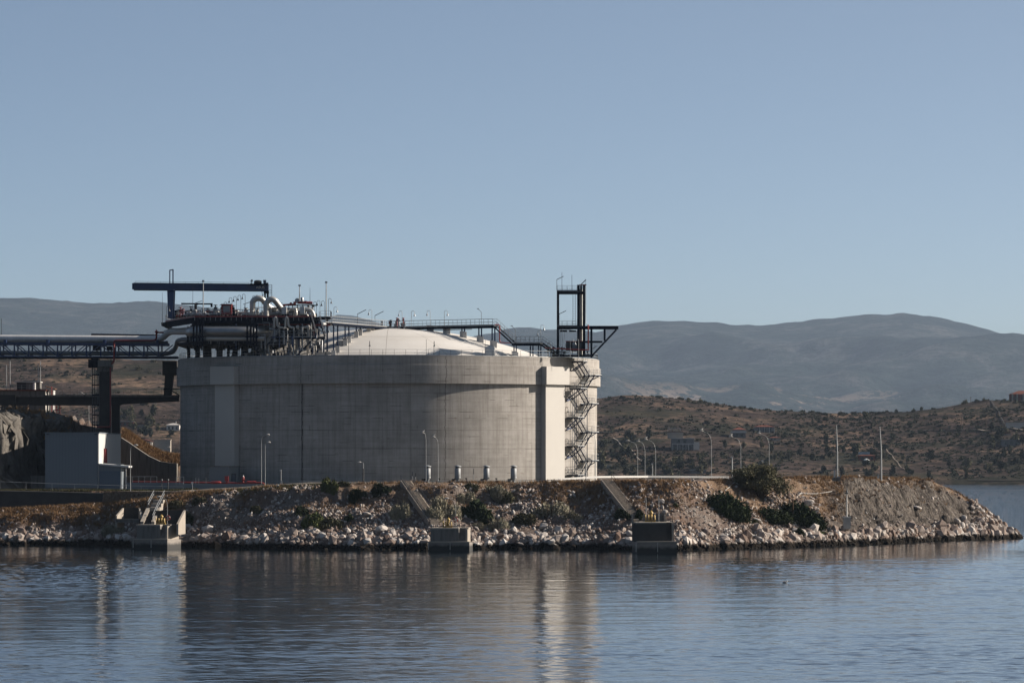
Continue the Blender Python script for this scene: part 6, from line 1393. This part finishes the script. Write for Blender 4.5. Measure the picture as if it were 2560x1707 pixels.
# ------------------------------------------------------------------ far shore: scrub, trees, houses
n = 36000; X = RN.uniform(-560, 560, n); Y = RN.uniform(2358, 2800, n); dn = fbm(X * .015, Y * .012, 140, 4)
low_ = 1 - sst(2380, 2560, Y); kp = RN.uniform(0, 1, n) < (sst(.42, .62, dn) * .75 + .06 + .35 * low_ * sst(.4, .6, dn)) * np.where(X < 0, .45, 1); X, Y = X[kp], Y[kp]; n = len(X)
S = np.clip(np.exp(RN.normal(-.1, .55, n)), .3, 2.3); Z = hill_z(X, Y); VV = []; bV, bF = leaf_cloud(rnd_lobes(RN, 5, r=.55), 44, .42, RN, core=.5)
v = bV[None] * S[:, None, None] * np.array([1.25, 1.0, .8]); a = RN.uniform(0, 6.28, n); ca, sa = np.cos(a)[:, None], np.sin(a)[:, None]
v = np.stack([v[..., 0] * ca - v[..., 1] * sa, v[..., 0] * sa + v[..., 1] * ca, v[..., 2]], -1) + np.stack([X, Y, Z], -1)[:, None]
FFc = (bF[None] + (np.arange(n) * len(bV))[:, None, None]).reshape(-1, 4); tag(obj('scrub', raw_mesh('scrub', v.reshape(-1, 3), FFc, ['leaf_far'])), 'dark scrub bushes scattered over the far hill', None, None, 'stuff')
FT = []
for q in range(5):
    rg = np.random.default_rng(40 + q); V, F_ = leaf_cloud([(a[0] * .8, a[1] * .8, a[2] + .75, a[3], a[4], a[5]) for a in rnd_lobes(rg, 7, h=1.0 + .25 * (q % 3), r=.5)], 520, .2, rg, core=.35)
    m = MB().tube([(0, 0, -.3), (.05, 0, .5), (0, 0, 1.1)], [.09, .07, .04], 6); FT.append((raw_mesh('crown', V, F_, ['leaf_far' if q < 3 else 'leaf_olive']), m))
def far_tree(px, py, wpx, label, group=None, sq=1.0, name='tree'):
    g = ground_at(px, py, 2352, 2900, hill_z); 
    if g.y < 2353: g = Vector((PX(px, 2790), 2790, float(hill_z(PX(px, 2790), 2790))))
    W_ = wpx * g.y / F / 2; me, m = R.choice(FT); t = thing(name, label, 'tree' if name == 'tree' else 'shrub', g + Vector((0, 0, -.2 if sq == 1 else -W_ * .45)), R.uniform(0, 6), group); c = obj('crown', me, t); c.scale = (W_, W_, W_ * sq)
    t_ = MB(); t_.v = [(a * W_, b * W_, c_ * W_) for a, b, c_ in m.v]; t_.f = m.f; t_.sm = m.sm; t_.build('trunk', 'bark', t, raw=True); return t
G1 = 'dark trees along the foot of the far hill'
for (a, b, y0, y1, k_) in ((1500, 1585, 1100, 1193, 22), (1600, 1800, 1150, 1196, 26), (1800, 2060, 1120, 1188, 18), (2060, 2230, 1110, 1196, 26), (2230, 2460, 1150, 1200, 12), (2460, 2570, 1085, 1185, 22), (285, 430, 1075, 1098, 10), (290, 430, 1040, 1072, 12)):
    for _ in range(k_): far_tree(R.uniform(a, b), R.uniform(y0, y1), R.uniform(15, 30), 'dark bushy tree at the foot of the far hill', G1)
G2 = 'lone dark bushes on the far hillside'
for _ in range(46): far_tree(R.uniform(1500, 2540), R.uniform(1040, 1110), R.uniform(12, 26), 'dark round bush on the open far hillside', G2, .55, 'bush')
for _ in range(34): far_tree(R.uniform(0, 440), R.uniform(905, 1040), R.uniform(12, 32), 'dark round bush on the far hillside behind the pipe bridge', 'lone dark bushes behind the pipe bridge', .5, 'bush')
G3 = 'dark bushes on the skyline of the far hill'
for px, w in ((1521, 14), (1556, 22), (1720, 14), (1752, 22), (1775, 16), (1793, 20), (1850, 20), (1878, 10), (1888, 10), (1899, 10), (1926, 12), (1963, 14), (2020, 12), (2100, 18), (2138, 16), (2160, 22), (2200, 18), (2240, 18), (2284, 16), (2303, 16), (2333, 16), (2356, 8), (2412, 22), (2442, 22), (2459, 16), (2060, 20), (2130, 20), (60, 16), (150, 20), (230, 14)):
    X0 = (px - 1280) * YR / F; yy = 2765; zz = float(hill_z(X0 * yy / YR, yy)); W_ = w * yy / F / 2; me, m = R.choice(FT); t = thing('bush', 'dark round bush on the skyline of the far hill', 'shrub', (X0 * yy / YR, yy, zz - W_ * .5), R.uniform(0, 6), G3); c = obj('crown', me, t); c.scale = (W_, W_, W_ * .75)
far_tree(2066, 1107, 22, 'small cone shaped tree alone on the bare tan slope', sq=1.3); far_tree(2012, 1092, 18, 'small round tree alone left on the bare tan slope'); far_tree(2480, 1080, 20, 'narrow dark cypress by the right hand houses', sq=2.0); far_tree(1621, 1100, 32, 'dark rounded tree left of the three storey house')

def house(px0, px1, py0, py1, label, wall, roof=None, roofm='roof_red', depth=9, win=(), name='house', storeys=1, terrace=False, Yfix=None):
    px = (px0 + px1) / 2
    Y = Yfix or ground_at(px, py1, 2352, 2900, hill_z).y; x0, x1 = PX(px0, Y), PX(px1, Y); z0, z1 = PZ(py1, Y), PZ(py0, Y); t = thing(name, label, 'house', ((x0 + x1) / 2, Y, z0)); hr = (z1 - z0) * .25 if roof else 0
    MB().bx(x0, x1, Y, Y + depth, z0 - 3, z1 - hr).build('wall', wall, t)
    if roof == 'hip': 
        m = MB(); e = .5; d = min(depth, x1 - x0) / 2.2; m.add([(x0 - e, Y - e, z1 - hr), (x1 + e, Y - e, z1 - hr), (x1 + e, Y + depth + e, z1 - hr), (x0 - e, Y + depth + e, z1 - hr), (x0 + d, Y + depth / 2, z1), (x1 - d, Y + depth / 2, z1)], [(0, 1, 5, 4), (1, 2, 5), (2, 3, 4, 5), (3, 0, 4), (3, 2, 1, 0)]); rf = m.build('roof', roofm, t)
        MB().box((x0 + (x1 - x0) * .7, Y + depth / 2, z1 + .3), (.6, .6, 1.2)).build('chimney', wall, rf)
    elif roof == 'gable': MB().prism([(x0 - .5, z1 - hr), ((x0 + x1) / 2, z1), (x1 + .5, z1 - hr), (x1 + .5, z1 - hr - .25), (x0 - .5, z1 - hr - .25)], Y - .4, Y + depth + .4).build('roof', roofm, t)
    else: MB().bx(x0 - .3, x1 + .3, Y - .5, Y + depth + .3, z1, z1 + .3).build('roof', roofm, t)
    for fx, fz, ww, hh in win:
        cx = x0 + (x1 - x0) * fx; cz = z0 + (z1 - hr - z0) * fz; w_ = (x1 - x0) * ww; h_ = (z1 - hr - z0) * hh; o = MB().bx(cx - w_ / 2, cx + w_ / 2, Y - .08, Y + .02, cz - h_ / 2, cz + h_ / 2).build('window', 'glass_dark', t)
    return t, x0, x1, Y, z0, z1
w3 = [(f, .5, .13, .5) for f in (.2, .5, .8)]
t, x0, x1, Y, z0, z1 = house(1679, 1735, 1096, 1125, 'three storey terraced house with white balcony frames on the far hill', 'house_grey', None, 'house_white', 10, [(f, .22, .2, .4) for f in (.2, .5, .8)] + [(f, .75, .14, .3) for f in (.3, .6)])
m = MB(); [m.beam((x0 + (x1 - x0) * f, Y - 2.2, z0 - 1), (x0 + (x1 - x0) * f, Y - 2.2, z0 + (z1 - z0) * .55), .3) for f in (.02, .25, .5, .75, .98)]; m.beam((x0, Y - 2.2, z0 + (z1 - z0) * .55), (x1, Y - 2.2, z0 + (z1 - z0) * .55), .4); m.build('balcony', 'house_white', t)
MB().bx(x0 - 2, x0 + 6.5, Y + 1, Y + 9, z1, z1 + 3.6).build('upper_storey', 'house_cream', t); MB().bx(x0 - 2.3, x0 + 6.6, Y + .8, Y + 9, z1 + 3.6, z1 + 3.9).build('roof', 'roof_red', t)
m = MB(); [m.beam((x0 - 2 + f * 7, Y + 1, z1 + 3.9), (x0 - 2 + f * 7, Y + 1, z1 + 5.6), .25) for f in (0, .25, .5, .75, 1)]; m.beam((x0 - 2, Y + 1, z1 + 5.6), (x0 + 5, Y + 1, z1 + 5.6), .3); m.build('pergola', 'house_white', t)
MB().bx(x1, x1 + 3, Y - 1, Y + 5, z0 - 1, z0 + 4.5).build('annex', 'house_white', t)
t, x0, x1, Y, z0, z1 = house(1833, 1864, 1067, 1094, 'narrow two storey house with red roof and white balcony on the far hill', 'house_grey', 'hip', 'roof_red', 9, [(f, .3, .2, .4) for f in (.3, .7)]); MB().bx(x0 - 1.5, x1 + .5, Y - 1.8, Y, z0 + (z1 - z0) * .45, z0 + (z1 - z0) * .62).build('balcony', 'house_white', t)
t, x0, x1, Y, z0, z1 = house(1886, 1936, 1062, 1080, 'long low house with red roof and white columns right of the narrow house', 'house_grey', 'hip', 'roof_red', 9, [(f, .4, .1, .6) for f in (.2, .5, .8)])
for f in (.02, .25, .5, .75, .98): MB().beam((x0 + (x1 - x0) * f, Y - 1.5, z0 - .5), (x0 + (x1 - x0) * f, Y - 1.5, z1 - 1.2), .3).build('column', 'house_white', t)
house(1923, 1951, 1091, 1102, 'small red roofed house half hidden below the long low house', 'house_cream', 'hip', 'roof_red', 7, w3[:2]); house(1727, 1765, 1171, 1184, 'low grey metal shed among trees at the far shore', 'house_grey', 'gable', 'vent_grey', 9, [], 'shed')
t, x0, x1, Y, z0, z1 = house(2146, 2188, 1134, 1152, 'dark house with bright red roof and blue lean-to among the trees', 'brick_red', 'hip', 'roof_red', 9, w3); MB().bx(x0 + .5, x0 + 6.5, Y + 3, Y + 6, z1 - .4, z1 + 1).build('lean_to', 'roof_blue', t)
g = ground_at(2163, 1163, 2352, 2900, hill_z); g.y -= 8; t = thing('garden_parasol', 'open white parasol below the bright red roof', 'parasol', g); MB().tube([(0, 0, 0), (0, 0, 3)], .08, 6).build('pole', 'white', t, raw=True); MB().lathe((0, 0, 2.7), [(1.9, 0), (.9, .6), (0, .95)], 8).build('canopy', 'white', t, raw=True)
t, x0, x1, Y, z0, z1 = house(2528, 2600, 976, 1012, 'large red brick house with cream pillars on the skyline at the right edge', 'brick_red', 'hip', 'roof_red', 12, [(f, .6, .08, .3) for f in (.15, .4, .65)], Yfix=2770)
for f in (.04, .2, .42): MB().beam((x0 + (x1 - x0) * f, Y - .8, z0 - 1), (x0 + (x1 - x0) * f, Y - .8, z1 - 2), .9).build('pillar', 'house_cream', t)
house(2518, 2600, 1056, 1070, 'long bright cream wall of a house at the right edge', 'house_white', None, 'house_cream', 8, [(.75, .5, .05, .5)]); house(2500, 2527, 1080, 1089, 'small cream house with two windows above the shaded garden house', 'house_cream', 'gable', 'roof_brown', 7, w3[:2]); house(2506, 2552, 1100, 1114, 'shaded grey garden house under the small cream house', 'house_grey', None, 'house_grey', 9, w3)
house(291, 334, 1054, 1066, 'flat roofed red and white house behind the bridge pier', 'brick_red', None, 'house_white', 8, w3); house(344, 364, 1057, 1069, 'small house with steep orange roof between trees', 'house_cream', 'gable', 'roof_brown', 7, []); house(416, 448, 1057, 1077, 'white pergola house beside the shaded tank edge', 'house_white', 'hip', 'house_white', 8, w3)
house(344, 377, 1097, 1120, 'white gabled house with red roof behind the grassy wall', 'house_white', 'gable', 'roof_red', 12, [(.55, .5, .03, .8)], Yfix=2356); house(314, 343, 1096, 1112, 'red roofed side wing left of the white gabled house', 'house_grey', 'hip', 'roof_red', 10, w3[:1], Yfix=2362)
t = house(384, 426, 1100, 1120, 'pale concrete garden wall block right of the white gabled house', 'concrete_pale', None, 'concrete_pale', 6, [], 'garden_wall', Yfix=2360)[0]
for px, py, w, h, lab in ((1500, 1112, 20, 9, 'shaded grey terrace house beside the sunlit tank edge'), (1503, 1141, 18, 7, 'white flat roof among trees beside the sunlit tank edge'), (1520, 1170, 16, 6, 'small pale wall between trees near the tank edge')): house(px - w / 2, px + w / 2, py - h, py, lab, 'house_cream', None, 'house_white', 6, [])
def far_strip(name, label, pts, wpx, mt, cat, kind=None):
    w = []
    for a, b in pts: w.append(ground_at(a, b, 2352, 2900, hill_z))
    m = MB()
    for p, q in zip(w[:-1], w[1:]):
        n_ = max(1, int((q - p).length / 6))
        for i in range(n_):
            a = p.lerp(q, i / n_); b = p.lerp(q, (i + 1) / n_); a.z = float(hill_z(a.x, a.y)) + .5; b.z = float(hill_z(b.x, b.y)) + .5; m.beam(a, b, wpx, .15)
    o = m.build(name, mt, None, origin=w[0]); return tag(o, label, cat, None, kind)
far_strip('road', 'pale road crossing the far hill', [(1492, 1082), (1560, 1081), (1690, 1083), (1760, 1084)], 2, 'road_dust', None, 'structure'); far_strip('road', 'pale road on the right part of the far hill', [(2060, 1076), (2200, 1077), (2330, 1077), (2430, 1076), (2560, 1077)], 2, 'road_dust', None, 'structure')
far_strip('path', 'path stepping down the far hill', [(1533, 1096), (1565, 1122), (1590, 1143), (1622, 1166)], .5, 'road_dust', None, 'structure'); far_strip('garden_steps', 'long garden staircase right of the bright red roofed house', [(2212, 1120), (2235, 1148), (2262, 1175)], .4, 'stone_step', 'steps')
far_strip('sea_wall', 'pale low sea wall along the far shore', [(2420, 1202), (2500, 1203), (2600, 1203)], 1.5, 'stone_step', 'wall'); far_strip('terrace_wall', 'dark stone terrace wall dropping by the right hand houses', [(2478, 1002), (2498, 1035), (2512, 1062)], .8, 'concrete_dark', 'wall')
for px, py, h in ((2427, 1000, 16), (2403, 1075, 30), (1535, 1090, 12), (1663, 1165, 14), (2465, 1072, 22)):
    g = ground_at(px, py, 2352, 2900, hill_z) if py > 1010 else Vector((PX(px, 2765), 2765, float(hill_z(PX(px, 2765), 2765)))); t = thing('utility_pole', 'thin wooden utility pole on the far hill', 'pole', g, 0, 'utility poles on the far hill'); MB().tube([(0, 0, 0), (0, 0, h * .25)], .16, 6).build('shaft', 'wood', t, raw=True); MB().box((0, 0, h * .25 - .5), (1.2, .15, .15)).build('crossarm', 'wood', t, raw=True)

# ------------------------------------------------------------------ birds
def gull(p, label, group=None, fly=False):
    t = thing('gull', label, 'bird', p, R.uniform(-.5, .5), group); m = MB()
    m.tube([(-.32, 0, .06), (-.2, 0, .13), (0, 0, .17), (.16, 0, .22), (.22, 0, .30), (.27, 0, .33)], [.015, .07, .1, .075, .055, .03], 8); b = m.build('body', 'gull_white', t, raw=True)
    MB().tube([(.27, 0, .33), (.36, 0, .31)], [.02, .006], 5).build('beak', 'yellow', b, raw=True)
    for s_ in (-1, 1):
        m = MB()
        if fly: m.add([(-.12, s_ * .06, .2), (.12, s_ * .06, .2), (.1, s_ * .35, .34), (-.08, s_ * .35, .33), (-.12, s_ * .72, .2)], [(0, 1, 2, 3), (3, 2, 4)])
        else: m.tube([(.08, s_ * .08, .2), (-.15, s_ * .09, .17), (-.4, s_ * .04, .1)], [.05, .06, .01], 6)
        m.build('wing', 'gull_grey', t, raw=True)
        if not fly: MB().tube([(0, s_ * .04, .1), (0, s_ * .04, -.05)], .01, 4).build('leg', 'yellow', t, raw=True)
GL = ['gull perched on the lamp above the first grey vent', 'gull perched on the lamp between the first two vents', 'gull perched on the second lamp right of the tank', 'gull perched on the third lamp right of the tank', 'gull perched on the tall lone lamp above the barrier', 'gull on the lamp at the left side of the big bush', 'gull on the lamp at the right side of the big bush']
for p, l in zip(birds, GL): gull(p, l)
for px, py, Y, lab in ((905, 156, 2100, 'tiny bird flying high in the sky left of centre'), (1716, 775, 2100, 'tiny bird flying low in the sky above the far ridge')): gull(P(px, py, Y), lab, None, True)
for px, py, lab in ((1000, 1398, 'white gull floating on the dark water left of the middle dock reflection'), (1963, 1457, 'dark small gull floating on the water at the right')): Y = H * F / (py - HY); gull(Vector((PX(px, Y), Y, -.05)), lab)
for k_, (px, py) in enumerate(((1898, 1369), (2121, 1366))): g = ground_at(px, py - 6); gull(g + Vector((0, 0, .2)), ('white gull standing on the shore rocks below the stubby post', 'white gull standing on the shore rocks below the column light')[k_])
